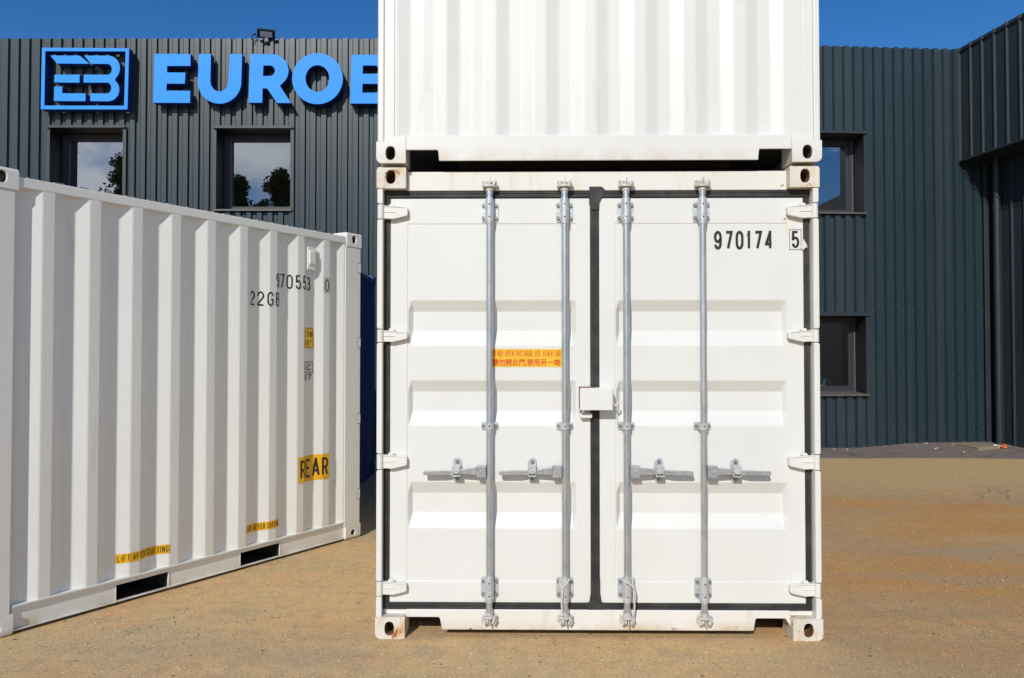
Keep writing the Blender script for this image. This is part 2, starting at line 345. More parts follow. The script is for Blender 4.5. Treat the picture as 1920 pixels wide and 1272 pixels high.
# ------------------------------------------------------------------ stroke lettering
def arc(cx, cy, rx, ry, a0, a1, n_=10): return [(cx + rx * math.cos(R(a0 + (a1 - a0) * k / n_)), cy + ry * math.sin(R(a0 + (a1 - a0) * k / n_))) for k in range(n_ + 1)]
rU = .30   # corner height of the condensed alphabet
GL = {
 '0': [(arc(.5, 1 - rU, .5, rU, 0, 180) + arc(.5, rU, .5, rU, 180, 360), True)],
 '1': [([(.12, .76), (.42, .86), (.55, 1), (.55, 0)], False)],
 '2': [(arc(.5, 1 - rU, .5, rU, 180, 0) + [(1, .62), (.1, .12), (0, 0), (1, 0)], False)],
 '3': [(arc(.5, .77, .46, .23, 170, -60) + [(.5, .54)], False), (arc(.5, .27, .5, .27, 85, -170), False)],
 '4': [([(.72, 0), (.72, 1), (0, .26), (1, .26)], False)],
 '5': [([(.92, 1), (.1, 1), (.06, .52)] + arc(.5, .31, .5, .31, 125, -165, 14), False)],
 '6': [(arc(.5, 1 - rU, .48, rU, 15, 180) + arc(.5, rU, .5, rU, 180, 360) + arc(.5, .32, .5, .27, 0, 170), False)],
 '7': [([(0, 1), (1, 1), (.38, 0)], False)],
 '8': [(arc(.5, .76, .44, .24, 0, 360, 18), True), (arc(.5, .27, .5, .27, 0, 360, 18), True)],
 '9': [(arc(.5, rU, .48, rU, 195, 360) + arc(.5, 1 - rU, .5, rU, 0, 180) + arc(.5, .68, .5, .27, 180, 350), False)],
 'A': [([(0, 0), (.5, 1), (1, 0)], False), ([(.2, .3), (.8, .3)], False)],
 'B': [([(0, 0), (0, 1)] + [(.5, 1)] + arc(.55, .77, .4, .23, 90, -90, 8) + [(0, .54)], False), ([(.5, .54)] + arc(.55, .27, .45, .27, 90, -90, 8) + [(0, 0)], False)],
 'C': [(arc(.5, 1 - rU, .5, rU, 10, 180) + arc(.5, rU, .5, rU, 180, 350), False)],
 'D': [([(0, 0), (0, 1), (.45, 1)] + arc(.45, .65, .55, .35, 90, 0, 6) + arc(.45, .35, .55, .35, 0, -90, 6) + [(0, 0)], False)],
 'E': [([(1, 1), (0, 1), (0, 0), (1, 0)], False), ([(0, .52), (.85, .52)], False)],
 'F': [([(1, 1), (0, 1), (0, 0)], False), ([(0, .52), (.85, .52)], False)],
 'G': [(arc(.5, 1 - rU, .5, rU, 10, 180) + arc(.5, rU, .5, rU, 180, 350) + [(1, .45), (.55, .45)], False)],
 'H': [([(0, 0), (0, 1)], False), ([(1, 0), (1, 1)], False), ([(0, .5), (1, .5)], False)],
 'I': [([(.5, 0), (.5, 1)], False)], 'i': [([(.5, 0), (.5, .7)], False), ([(.5, .86), (.5, 1)], False)],
 'L': [([(0, 1), (0, 0), (1, 0)], False)],
 'N': [([(0, 0), (0, 1), (1, 0), (1, 1)], False)],
 'O': [(arc(.5, 1 - rU, .5, rU, 0, 180) + arc(.5, rU, .5, rU, 180, 360), True)],
 'P': [([(0, 0), (0, 1), (.5, 1)] + arc(.5, .74, .5, .26, 90, -90, 8) + [(0, .48)], False)],
 'R': [([(0, 0), (0, 1), (.5, 1)] + arc(.5, .74, .5, .26, 90, -90, 8) + [(0, .48)], False), ([(.5, .48), (1, 0)], False)],
 'S': [(arc(.5, .75, .48, .25, 20, 270, 12) + arc(.5, .25, .5, .25, 90, -160, 12), False)],
 'T': [([(0, 1), (1, 1)], False), ([(.5, 1), (.5, 0)], False)],
 'U': [([(0, 1)] + arc(.5, rU, .5, rU, 180, 360) + [(1, 1)], False)],
 'm': [([(0, 0), (0, .7)], False), ([(0, .5)] + arc(.25, .5, .25, .2, 180, 0, 5) + [(.5, 0)], False), ([(.5, .5)] + arc(.75, .5, .25, .2, 180, 0, 5) + [(1, 0)], False)],
 ',': [([(.5, .1), (.3, -.12)], False)], '.': [([(.4, 0), (.4, .1)], False)], "'": [([(.5, .75), (.5, 1)], False)], '"': [([(.3, .75), (.3, 1)], False), ([(.7, .75), (.7, 1)], False)], ' ': [],
}
NARROW = {'1': .6, 'I': .3, 'i': .3, ',': .4, '.': .4, "'": .3, '"': .6, ' ': .55}
def stroke(mb, pts, closed, th, lay, mi=0, zlift=.00012):
    pts = [Vector((p[0], p[1])) for p in pts]; q = [pts[0]]
    for p in pts[1:]:
        if (p - q[-1]).length > 1e-5: q.append(p)
    if closed and (q[0] - q[-1]).length < 1e-4: q.pop()
    cut = [k for k in range(1, len(q) - 1) if (q[k] - q[k - 1]).normalized().dot((q[k + 1] - q[k]).normalized()) < .45]
    if cut:
        a = 0
        for j, k in enumerate(cut + [len(q) - 1]):
            seg = [p.copy() for p in q[a:k + 1]]
            if a: seg[0] = seg[0] - (seg[1] - seg[0]).normalized() * th * .5
            if k < len(q) - 1: seg[-1] = seg[-1] + (seg[-1] - seg[-2]).normalized() * th * .5
            stroke(mb, seg, False, th, lay + .00011 * j, mi); a = k
        return
    n_ = len(q); L_, R_ = [], []
    for k in range(n_):
        a = q[k - 1] if (k > 0 or closed) else None; b = q[(k + 1) % n_] if (k < n_ - 1 or closed) else None
        d0 = (q[k] - a).normalized() if a is not None else None; d1 = (b - q[k]).normalized() if b is not None else None
        if d0 is None: d0 = d1
        if d1 is None: d1 = d0
        n0 = Vector((-d0.y, d0.x)); n1 = Vector((-d1.y, d1.x)); mm = n0 + n1
        mm = mm.normalized() if mm.length > 1e-4 else n0
        k_ = min(1 / max(mm.dot(n0), .38), 2.4) * th / 2
        L_.append(q[k] + mm * k_); R_.append(q[k] - mm * k_)
    for k in range(n_ if closed else n_ - 1):
        l = (k + 1) % n_
        mb.quad([(R_[k].x, lay, R_[k].y), (R_[l].x, lay, R_[l].y), (L_[l].x, lay, L_[l].y), (L_[k].x, lay, L_[k].y)], mi)
def text2d(mb, txt, x, z, cw, h, gap, th, lay=0., mi=0):
    """lay = distance proud of the surface; draws in x,z, returns the end x"""
    for i, c in enumerate(txt):
        w = cw * NARROW.get(c, 1)
        for j, (pts, cl) in enumerate(GL[c]):
            stroke(mb, [(x + th / 2 + p[0] * (w - th), z + th / 2 + p[1] * (h - th)) for p in pts], cl, th, lay + .0004 * j, mi)
        x += w + gap
    return x
def textw(txt, cw, gap): return sum(cw * NARROW.get(c, 1) + gap for c in txt) - gap
def fit(mb, txt, x0, x1, z, h, th, lay=0., mi=0, ratio=.22):
    k = sum(NARROW.get(c, 1) + ratio for c in txt) - ratio; cw = (x1 - x0) / k
    text2d(mb, txt, x0, z, cw, h, cw * ratio, th, lay, mi)
def rectframe(mb, x0, x1, z0, z1, th, lay, mi=0):
    mb.quad([(x0, lay, z0), (x1, lay, z0), (x1, lay, z0 + th), (x0, lay, z0 + th)], mi); mb.quad([(x0, lay, z1 - th), (x1, lay, z1 - th), (x1, lay, z1), (x0, lay, z1)], mi)
    mb.quad([(x0, lay, z0 + th), (x0 + th, lay, z0 + th), (x0 + th, lay, z1 - th), (x0, lay, z1 - th)], mi); mb.quad([(x1 - th, lay, z0 + th), (x1, lay, z0 + th), (x1, lay, z1 - th), (x1 - th, lay, z1 - th)], mi)
def flatmark(mb, name, mats, parent, y0, toward=-1):
    """lettering laid on a face that looks along -y; lay becomes the distance in front of y0"""
    for v in mb.v: v.y = y0 + toward * (.0012 + v.y)
    return mb.build(name, mats, parent, merge=False, fixn=False)

# ------------------------------------------------------------------ containers
CW, CH = 2.438, 2.591
def side_profile(L):
    """(t, inward offset) of the corrugated side sheet"""
    pts = [(.160, .046), (.247, .046)]; t = .315; k = 0
    while t + .28 < L - .15:
        pts += [(t, .010), (t + .071, .010), (t + .140, .046), (t + .211, .046)]; t += .2797
    pts[-1] = (min(pts[-1][0], L - .271), .046); pts += [(L - .203, .010), (L - .19, .010)]
    return pts
def end_profile():
    pts = [(.10, .012), (.114, .012)]; u = .114
    for k in range(8):
        pts += [(u + .067, .031), (u + .137, .031), (u + .204, .012)]
        if k < 7: pts.append((u + .274, .012))
        u += .274
    pts.append((CW - .10, .012)); return pts

def casting(parent, m, m_in, x, y, z, L):
    """x,y,z are 0/1 for left/right, front/back, bottom/top"""
    mb = MB(); w, d, h = .162, .178, .118
    x0 = 0 if x == 0 else CW - w; y0 = 0 if y == 0 else L - d; z0 = 0 if z == 0 else CH - h
    x1, y1, z1 = x0 + w, y0 + d, z0 + h
    hz = .055 if z == 0 else .063; r = .030 if z == 0 else .018
    xo, xi = (x1, x0) if x == 1 else (x0, x1); zo, zi = (z1, z0) if z == 1 else (z0, z1); sx = 1 if x == 1 else -1; sz = 1 if z == 1 else -1
    cX, cZ = xo - sx * r, zo - sz * r
    ac = [(cX + sx * r * math.cos(R(15 * k)), cZ + sz * r * math.sin(R(15 * k))) for k in range(7)]
    yv, yh = (y0, y1) if y == 0 else (y1, y0)          # seen end, hidden end
    mb.quad([(xi, yh, zi), (xo, yh, zi)] + [(a, yh, b) for a, b in ac] + [(xi, yh, zo)])
    zc = 0 if z == 0 else h
    if y == 0: mb.holed((x0, y0, z0), (1, 0, 0), (0, 0, 1), w, h, (.078 if x == 0 else w - .078), hz, .026, .038, .14, rc=(0 if x == 0 else w, zc, r))
    else: mb.holed((x1, y1, z0), (-1, 0, 0), (0, 0, 1), w, h, (.078 if x == 1 else w - .078), hz, .026, .038, .14, rc=(0 if x == 1 else w, zc, r))
    zs_ = z0 + (r if z == 0 else 0)
    if x == 1: mb.holed((x1, y0, zs_), (0, 1, 0), (0, 0, 1), d, h - r, (.089 if y == 0 else d - .089), hz - (zs_ - z0), .026, min(.038, .92 * (hz - (zs_ - z0))) if z == 0 else .034, .05)
    else: mb.holed((x0, y1, zs_), (0, -1, 0), (0, 0, 1), d, h - r, (.089 if y == 1 else d - .089), hz - (zs_ - z0), .026, min(.038, .92 * (hz - (zs_ - z0))) if z == 0 else .034, .05)
    mb.quad([(xi, y0, z0), (xi, y1, z0), (xi, y1, z1), (xi, y0, z1)])
    mb.quad([(xi, y0, zi), (xo, y0, zi), (xo, y1, zi), (xi, y1, zi)]); mb.quad([(xi, y0, zo), (cX, y0, zo), (cX, y1, zo), (xi, y1, zo)])
    for (a, b), (c_, e_) in zip(ac[:-1], ac[1:]): mb.quad([(a, y0, b), (a, y1, b), (c_, y1, e_), (c_, y0, e_)], 0, True)
    return mb.build('corner_casting', [m, m_in], parent, bevel=.006, seg=2, ang=60)

def container(name, label, loc, rz, L, m, mc, min_, front, pockets=None, group=None, mrail=None, mdark='under'):
    root = empty(name, loc, rz, label=label, cat='container', group=group)
    mrail = mrail or m
    for x in (0, 1):
        for y in (0, 1):
            for z in (0, 1): casting(root, mc, min_, x, y, z, L)
    sp = side_profile(L)
    for sx in (0, 1):
        X = (lambda d, s=sx: (CW - d) if s else d)
        def bx(mb, d0, d1, y0, y1, z0, z1):
            a, b = sorted((X(d0), X(d1))); mb.box(a, b, y0, y1, z0, z1)
        # posts
        if front == 'door':
            mb = MB(); zz = [.118, .224, .312, .916, 1.010, 1.616, 1.697, 2.300, 2.391, 2.473]
            hz = [(.230, .306), (.922, 1.004), (1.622, 1.691), (2.306, 2.385)]
            lo = .1165
            for a, b in hz + [(2.4745, None)]:
                hi = a - .004 if b else 2.4745
                c = .007
                poly = [(.003, lo + c), (.010, lo), (.034, lo), (.034, hi), (.010, hi), (.003, hi - c)]
                mb.prism([(X(p), q) for p, q in poly], .006, .10, 'y')
                if b: lo = b + .004
            bx(mb, .010, .034, .030, .10, .118, 2.473)
            bx(mb, .005, .034, .10, .165, .118, 2.473)
            mb.build('corner_post', mrail, root, bevel=.004)
        else:
            mb = MB(); bx(mb, .006, .040, .005, .165, .118, 2.473); bx(mb, .040, .10, .012, .10, .118, 2.473)
            mb.build('corner_post', m, root, bevel=.006)
        mb = MB(); bx(mb, .005, .10, L - .192, L - .003, .118, 2.473)
        mb.build('corner_post', m, root, bevel=.006)
        # top rail, side sheet
        mb = MB(); bx(mb, .008, .062, .178, L - .178, 2.492, 2.552); mb.build('top_rail', m, root, bevel=.006)
        mb = MB()
        for (t0, d0), (t1, d1) in zip(sp[:-1], sp[1:]):
            mb.quad([(X(d0), t0, .155), (X(d1), t1, .155), (X(d1), t1, 2.50), (X(d0), t0, 2.50)])
        mb.build('side_panel', m, root, bevel=.006, seg=2, ang=15)
        # bottom rail: top ledge, set-back web, foot flange, fork pockets
        mb = MB(); bx(mb, .006, .06, .178, L - .178, .150, .161)
        segs = []; last = .178
        for a, b in (pockets or []): segs.append((last, a)); last = b
        segs.append((last, L - .178))
        for a, b in segs: bx(mb, .026, .036, a, b, .027, .150); bx(mb, .010, .036, a, b, .018, .027)
        for a, b in (pockets or []):
            bx(mb, .026, .036, a, b, .120, .150); bx(mb, .022, .0255, a - .006, a, .0275, .124); bx(mb, .022, .0255, b, b + .006, .0275, .124)
            bx(mb, .012, .034, a, b, .018, .026)
        mb.build('bottom_rail', m, root, bevel=.0025)
        for a, b in (pockets or []):
            mb = MB(); bx(mb, .037, .40, a - .004, a, .013, .122); bx(mb, .037, .40, b, b + .004, .013, .122); bx(mb, .037, .40, a, b, .119, .123); bx(mb, .035, .40, a, b, .006, .011); bx(mb, .396, .40, a, b, .011, .119)
            mb.build('fork_pocket', 'under', root)  # lining coloured near-black to paint in the shade inside the pockets
    # roof and floor
    mb = MB(); k = .18; pr = []
    while k < L - .18: pr += [(k, 2.548), (k + .05, 2.548), (k + .075, 2.566), (k + .125, 2.566)]; k += .15
    pr = [p for p in pr if p[0] < L - .17] + [(L - .165, 2.548)]
    for (a, za), (b, zb) in zip(pr[:-1], pr[1:]): mb.quad([(.05, a, za), (CW - .05, a, za), (CW - .05, b, zb), (.05, b, zb)])
    for a, b in ((.125, .18), (L - .18, L - .02)): mb.box(.15, CW - .15, a, b, 2.55, 2.56)
    mb.build('roof', m, root)
    mb = MB(); mb.box(.05, CW - .05, .08, L - .08, .125, .155)
    for k in range(8): mb.box(.43, CW - .43, .3 + k * (L - .6) / 7 - .02, .3 + k * (L - .6) / 7 + .02, .03, .125)
    mb.build('floor', mdark, root)
    # back end
    mb = MB()
    for (a, d0), (b, d1) in zip(end_profile()[:-1], end_profile()[1:]): mb.quad([(a, L - d0, .15), (b, L - d1, .15), (b, L - d1, 2.5), (a, L - d0, 2.5)])
    mb.build('end_panel', m, root)
    mb = MB(); mb.box(.162, CW - .162, L - .07, L - .012, .012, .15); mb.build('end_sill', m, root, bevel=.004)
    mb = MB(); mb.box(.162, CW - .162, L - .07, L - .012, 2.49, 2.58); mb.build('end_header', m, root, bevel=.004)
    # front end
    if front == 'blind':
        mb = MB(); ep = end_profile()
        for (a, d0), (b, d1) in zip(ep[:-1], ep[1:]): mb.quad([(a, d0, .148), (b, d1, .148), (b, d1, 2.5), (a, d0, 2.5)])
        mb.build('end_panel', m, root, bevel=.008, ang=15)
        poly = [(.162, .152), (.162, .072), (.335, .072), (.340, .066), (.345, .012), (CW - .345, .012), (CW - .340, .066), (CW - .335, .072), (CW - .162, .072), (CW - .162, .152)]
        mb = MB(); mb.prism(poly, .004, .013, 'y'); mb.box(.165, CW - .165, .013, .07, .135, .150)
        for a_, b_ in ((.0405, .1615), (CW - .1615, CW - .0405)): mb.box(a_, b_, .0095, .06, .1185, .151)
        mb.build('end_sill', m, root, bevel=.006)
        mb = MB(); mb.box(.162, CW - .162, .006, .075, 2.49, 2.575); mb.build('end_header', m, root, bevel=.005)
    return root

def bracket(parent, u, z, big, zdir=1):
    """bearing bracket that holds a locking bar against the door"""
    mb = MB()
    def rrect(w, h, r):
        p = []
        for cx, cz, a0 in ((w - r, h - r, 0), (-w + r, h - r, 90), (-w + r, -h + r, 180), (w - r, -h + r, 270)): p += arc(cx, cz, r, r, a0, a0 + 90, 4)
        return p
    if big:
        mb.prism([(u + x, z + y) for x, y in rrect(.047, .056, .012)], .0525, .0605, 'y')
        mb.cyl((u, .021, z - .060), (u, .021, z + .060), .0235, 24)
        for s in (-1, 1): mb.box(u + s * .0225 - .003, u + s * .0225 + .003, .022, .053, z - .052, z + .052)
        for q in (-1, 1):
            mb.cyl((u, .021, z + q * .060), (u, .021, z + q * .072), .0215, 24)
            for s in (-1, 1): mb.cyl((u + s * .035, .053, z + q * .035), (u + s * .035, .040, z + q * .035), .0095, 8, mi=2)
        for s in (-1, 1): mb.cyl((u + s * .033, .053, z - .004), (u + s * .033, .049, z - .004), .004, 8)
        for q in (-.036, .034): mb.cyl((u, .0, z + q), (u, -.0035, z + q), .0042, 10, mi=1)
    else:
        mb.prism([(u + x, z + y) for x, y in rrect(.046, .0205, .008)], .0525, .0590, 'y')
        mb.cyl((u, .021, z - .0185), (u, .021, z + .0185), .0225, 24)
        for s in (-1, 1):
            mb.box(u + s * .0215 - .003, u + s * .0215 + .003, .02, .053, z - .0185, z + .0185)
            mb.cyl((u + s * .035, .053, z), (u + s * .035, .042, z), .0086, 8, mi=2)
        mb.cyl((u, .0, z), (u, -.003, z), .0042, 10, mi=1)
    return mb.build('bar_bracket', ['zinc2', 'hole', 'bolt'], parent)

def keeper(parent, u, top, m):
    """cam keeper: bracket with two hooked lugs on the header or sill"""
    s = 1 if top else -1; z = 2.492 if top else .098
    mb = MB()
    mb.box(u - .038, u + .038, .040, .052, z - .022, z + .026)
    mb.prism([(u - .042, z - s * .004), (u - .030, z + s * .020), (u - .020, z + s * .020), (u - .022, z - s * .012), (u - .036, z - s * .014)], .002, .044, 'y')
    mb.prism([(u + .044, z - s * .002), (u + .030, z + s * .026), (u + .021, z + s * .022), (u + .022, z - s * .014), (u + .036, z - s * .018)], .006, .044, 'y')
    mb.box(u - .020, u - .006, .0, .04, z + s * .002, z + s * .014)
    return mb.build('cam_keeper', m, parent, bevel=.002)

def lock_bar(parent, u, hook):
    mb = MB()
    mb.cyl((u, .021, .145), (u, .021, 2.470), .0178, 24)
    for s, zc in ((1, 2.462), (-1, .142)):
        zz = lambda a: zc + s * a
        mb.cyl((u, .021, zz(-.022)), (u, .021, zz(.004)), .0195, 20, mi=0)
        mb.cyl((u, .021, zz(.0)), (u, .021, zz(.022)), .0235, 14, mi=1, r1=.018)
        # forged cam: dished crescent with three prongs and a fin
        cres = arc(u, .020, .043, .034, -150, 10, 10) + arc(u, .026, .020, .018, 10, -150, 8)
        a, b = sorted((zz(.018), zz(.029))); mb.prism(cres, a, b, 'z', mi=1)
        T = Matrix.Translation((u, 0, zz(.035)))
        for dx, w, h, tilt in ((-.028, .008, .030, -28), (.026, .010, .034, 24), (.004, .005, .044, 0)):
            mb.box(-w / 2, w / 2, -.010, .022, -.012 * 1, h - .012, mi=1, T=T @ Matrix.Translation((dx, .0, 0)) @ Matrix.Rotation(R(tilt), 4, 'Y') @ Matrix.Diagonal((1, 1, s, 1)))
        a, b = sorted((zz(.030), zz(.052))); mb.box(u - .018, u - .004, .0, .018, a, b, mi=1)
        mb.prism([(u + hook * .010, zz(.026)), (u + hook * .040, zz(.030)), (u + hook * .043, zz(.042)), (u + hook * .016, zz(.046))], .002, .024, 'y', mi=1)
    return mb.build('locking_bar', ['zinc', 'cam'], parent)

def handle(parent, u, s):
    """s = -1: the handle reaches left of its bar"""
    k = 1 / 342.; z = .911; q = lambda x, y: (u + s * x * k, z - y * k)
    mb = MB()
    hub = [q(6, -11), q(24, -11), q(24, 11), q(6, 11)]
    mb.prism(hub, -.006, .036, 'y')
    mb.cyl((u + s * 16 * k, -.006, z), (u + s * 16 * k, -.011, z), .006, 10)
    arm = [q(24, -8), (q(45, -6)), q(60, -3.4), q(78, -3), q(123, -1.6), q(124, 4.6), q(122, 6.4), q(86, 6.2), q(66, 3.0), q(50, 4.2), q(24, 6)]
    mb.prism(arm, -.002, .014, 'y')
    rib = [q(38, -1.5), q(62, -.6), q(88, 0.8), q(62, 1.2)]
    mb.prism(rib, -.006, .0, 'y')
    mb.build('handle', 'steel', parent, bevel=.0025)
    # catch with its flap
    c = 61.5; mb = MB()
    plate = [(u + s * c * k + x, z + y) for x, y in (arc(0, .046, .024, .026, 0, 180, 10) + arc(0, -.040, .024, .026, 180, 360, 10))]
    mb.prism(plate, .0525, .0600, 'y')
    for dz, r in ((.052, .0095), (-.045, .0085)): mb.cyl((u + s * c * k, .053, z + dz), (u + s * c * k, .038, z + dz), r, 12, mi=1)
    for sx in (-1, 1): mb.box(u + s * c * k + sx * .019 - .003, u + s * c * k + sx * .019 + .003, -.004, .053, z - .030, z + .030)
    flap = [(u + s * c * k + x, z + y) for x, y in [(-.019, .036), (.019, .036), (.021, .008)] + arc(0, .006, .021, .017, 0, -180, 8)]
    mb.prism(flap, -.014, -.007, 'y')
    mb.box(u + s * c * k - .018, u + s * c * k + .018, -.010, .03, z - .026, z - .020)
    mb.cyl((u + s * c * k, -.007, z + .008), (u + s * c * k, -.018, z + .008), .006, 10)
    mb.build('handle_catch', ['zinc2', 'bolt'], parent, bevel=.002)

def hinge(parent, right, z0, z1):
    X = (lambda d: (CW - d) if right else d); mb = MB(); h = z1 - z0
    a, b = sorted((X(.003), X(.037)))
    mb.cyl((X(.020), .022, z0), (X(.020), .022, z1), .017, 16)
    mb.box(a, b, .016, .07, z0, z1)
    mb.prism([(X(p), q) for p, q in [(.030, z0 + .004), (.030, z1 - .004), (.075, z1 - .006), (.110, z1 - .010), (.163, z1 - .012), (.168, z1 - .018), (.168, z0 + .024), (.160, z0 + .018), (.110, z0 + .006), (.085, z0 + .001)]], .024, .056, 'y')
    mb.prism([(X(p), q) for p, q in [(.036, z0 + h * .48), (.10, z0 + h * .47), (.10, z0 + h * .53), (.036, z0 + h * .54)]], .019, .026, 'y')
    mb.prism([(X(p), q) for p, q in [(.036, z1 - .010), (.09, z1 - .012), (.16, z1 - .018), (.09, z1 - .006), (.036, z1 - .004)]], .019, .026, 'y')
    mb.prism([(X(p), q) for p, q in [(.062, z1 - .006), (.090, z1 - .006), (.10, z1 + .002), (.085, z1 + .007), (.068, z1 + .008)]], .034, .05, 'y')
    mb.build('hinge', 'frame', parent, bevel=.003)

def door_leaf(root, u0, u1, p0, p1, right):
    yb, yp = .060, .0635; zb, zt = .182, 2.426; q0, q1 = .300, 2.283
    mb = MB()
    # rim ring
    for a, b, c, d in ((u0, u1, q1, zt), (u0, u1, zb, q0), (u0, p0, q0, q1), (p1, u1, q0, q1)):
        pass
    ring = [(u0, zb), (p0, q0), (u1, zb), (p1, q0), (u1, zt), (p1, q1), (u0, zt), (p0, q1)]
    o = [(u0, zb), (u1, zb), (u1, zt), (u0, zt)]; i_ = [(p0, q0), (p1, q0), (p1, q1), (p0, q1)]
    for k in range(4):
        l = (k + 1) % 4
        mb.quad([(o[k][0], yb, o[k][1]), (o[l][0], yb, o[l][1]), (i_[l][0], yb, i_[l][1]), (i_[k][0], yb, i_[k][1])])
        mb.quad([(i_[k][0], yb, i_[k][1]), (i_[l][0], yb, i_[l][1]), (i_[l][0], yp, i_[l][1]), (i_[k][0], yp, i_[k][1])])
        mb.quad([(o[k][0], yb, o[k][1]), (o[l][0], yb, o[l][1]), (o[l][0], .105, o[l][1]), (o[k][0], .105, o[k][1])])
    # pressed sheet with three recesses
    zs = [(q0, 0), (.603, 0), (.683, 1), (.791, 1), (.855, 0), (1.163, 0), (1.241, 1), (1.349, 1), (1.411, 0), (1.603, 0), (1.683, 1), (1.791, 1), (1.852, 0), (q1, 0)]
    dd = .033; us = [(p0, 0), (p0 + .004, 0), (p0 + .026, 1), (p1 - .026, 1), (p1 - .004, 0), (p1, 0)]
    for (ua, fa), (ub, fb) in zip(us[:-1], us[1:]):
        for (za, ga), (zc, gc) in zip(zs[:-1], zs[1:]):
            za, zc = [v if v in (q0, q1) else 1.545 + (v - 1.545) * 1.0137 for v in (za, zc)]
            y = lambda f, g_: yp + dd * f * g_
            mb.quad([(ua, y(fa, ga), za), (ub, y(fb, ga), za), (ub, y(fb, gc), zc), (ua, y(fa, gc), zc)])
    d = mb.build('door', 'door', root, bevel=.005, seg=2, ang=18)
    d['label'] = 'white left-hand door with a yellow warning sticker' if not right else 'white right-hand door with black numbers'
    # gasket
    mb = MB(); w = .032
    lo, hi = (u0 - w, u1 + .0248) if not right else (u0 - .0248, u1 + w)
    for (a, b, c, e) in ((lo, hi, zt, zt + .043), (lo, hi, zb - .038, zb)):
        mb.box(a, b, .058, .11, c, e); mb.box(a, b, .052, .060, c + .006, c + .014); mb.box(a, b, .054, .060, e - .016, e - .008)
    for (a, b) in ((lo, u0), (u1, hi)):
        mb.box(a, b, .0585, .11, zb, zt)
        m_ = (a + b) / 2; mb.box(m_ - .004, m_ + .004, .054, .060, zb, zt)
    a, b = (lo - .011, lo) if not right else (hi, hi + .011)
    mb.box(a, b, .092, .112, .165, 2.46)  # black strip puts the shade of the gap beside the post into colour
    # the flap at the meeting edge widens at top and bottom
    c = 1.209; sgn = 1
    if not right:
        mb.prism([(c - .030, 2.490), (c + .038, 2.490), (c + .058, 2.474), (c + .058, 2.469), (c + .026, 2.40), (c + .024, 2.36), (c - .0245, 2.36), (c - .0245, 2.385), (c - .030, 2.39)], .0485, .060, 'y')
        mb.prism([(c - .06, .1815), (c - .034, .188), (c - .0255, .24), (c - .0245, .32), (c + .0245, .32), (c + .0255, .24), (c + .034, .188), (c + .06, .1815), (c + .05, .145), (c - .04, .145)], .0485, .060, 'y')
    mb.build('gasket', 'rubber', d, bevel=.002)
    for a, b in ((.230, .306), (.922, 1.004), (1.622, 1.691), (2.306, 2.385)): hinge(d, right, a, b)
    return d

# ---- the lower container, seen from its door end
FY = 4.385; FX = -.749; YAW = math.atan2(-.033, 2.434)
lower = container('shipping_container', 'white shipping container standing on the ground with its two barred doors facing the camera', (FX, FY, 0), YAW, 2.991,
                  'white', 'casting_old', 'rust', 'door', pockets=[(.80, 1.16), (1.75, 2.11)], mrail='frame', group='white shipping containers')
mb = MB()
mb.prism([(.1615, .1475), (.1615, .104), (.342, .104), (.350, .098), (.362, .036), (2.076, .036), (2.086, .098), (2.092, .104), (2.250, .104), (2.2765, .060), (2.2765, .1475)], .045, .056, 'y'); mb.box(.165, CW - .165, .056, .12, .12, .1465)
mb.build('end_sill', 'frame', lower, bevel=.005)
mb = MB(); mb.box(.163, 2.275, .050, .12, 2.468, 2.575); mb.box(.036, CW - .036, .108, .12, 2.40, 2.50); mb.build('end_header', 'frame', lower, bevel=.004)
mb = MB(); mb.box(.036, CW - .036, .112, .118, .118, .30); mb.box(.036, .163, .068, .11, .118, .1475); mb.box(2.275, 2.402, .068, .11, .118, .1475); mb.build('door_threshold', 'frame', lower)
dl = door_leaf(lower, .069, 1.184, .166, 1.110, False)
dr = door_leaf(lower, 1.234, 2.367, 1.323, 2.278, True)
for d_, us in ((dl, ((.624, -1), (1.0395, -1))), (dr, ((1.379, 1), (1.8005, 1)))):
    for u, s in us:
        lock_bar(d_, u, s); handle(d_, u, s)
        bracket(d_, u, 2.349, True); bracket(d_, u, 1.160, False); bracket(d_, u, .268, True)
        for tp in (True, False): keeper(lower, u, tp, 'cam')
# lock box over the meeting edge
mb = MB()
x0, x1, z0, z1 = 1.120, 1.298, 1.250, 1.370
mb.box(x0, x1, -.030, -.024, z0, z1); mb.box(x1 - .006, x1, -.024, .058, z0, z1); mb.box(x0 + .006, x1 - .006, -.024, .058, z1 - .006, z1)
mb.prism([(x0 - .006, z1 + .004), (x0 + .004, z1 + .004), (x0 + .004, z0 - .02), (x0 + .016, z0 - .040), (x0 + .008, z0 - .045), (x0 - .006, z0 - .004)], .035, .058, 'y')
mb.box(x0 + .006, x0 + .070, .020, .058, z0 - .046, z0 - .020)
lb = mb.build('lock_box', 'white', dr, bevel=.004)
mb = MB(); mb.box(x0 - .002, x0 + .09, .030, .050, z1 - .004, z1 + .006); mb.box(x0 - .0015, x0 + .004, .002, .050, z0 + .01, z1 + .004); mb.build('lock_box_shade_strip', 'rust', dr)  # dark strips drawn in as the shadow gap around the lock box
mb = MB(); mb.tube([(1.300, .0, 1.292), (1.312, -.002, 1.276), (1.322, -.002, 1.274), (1.330, .0, 1.283), (1.332, .006, 1.296)], .005)
mb.tube([(1.300, .0, 1.292), (1.300, .03, 1.30), (1.300, .056, 1.30)], .005); mb.box(1.298, 1.308, .0, .058, 1.27, 1.33); mb.build('hook', 'frame', dr)
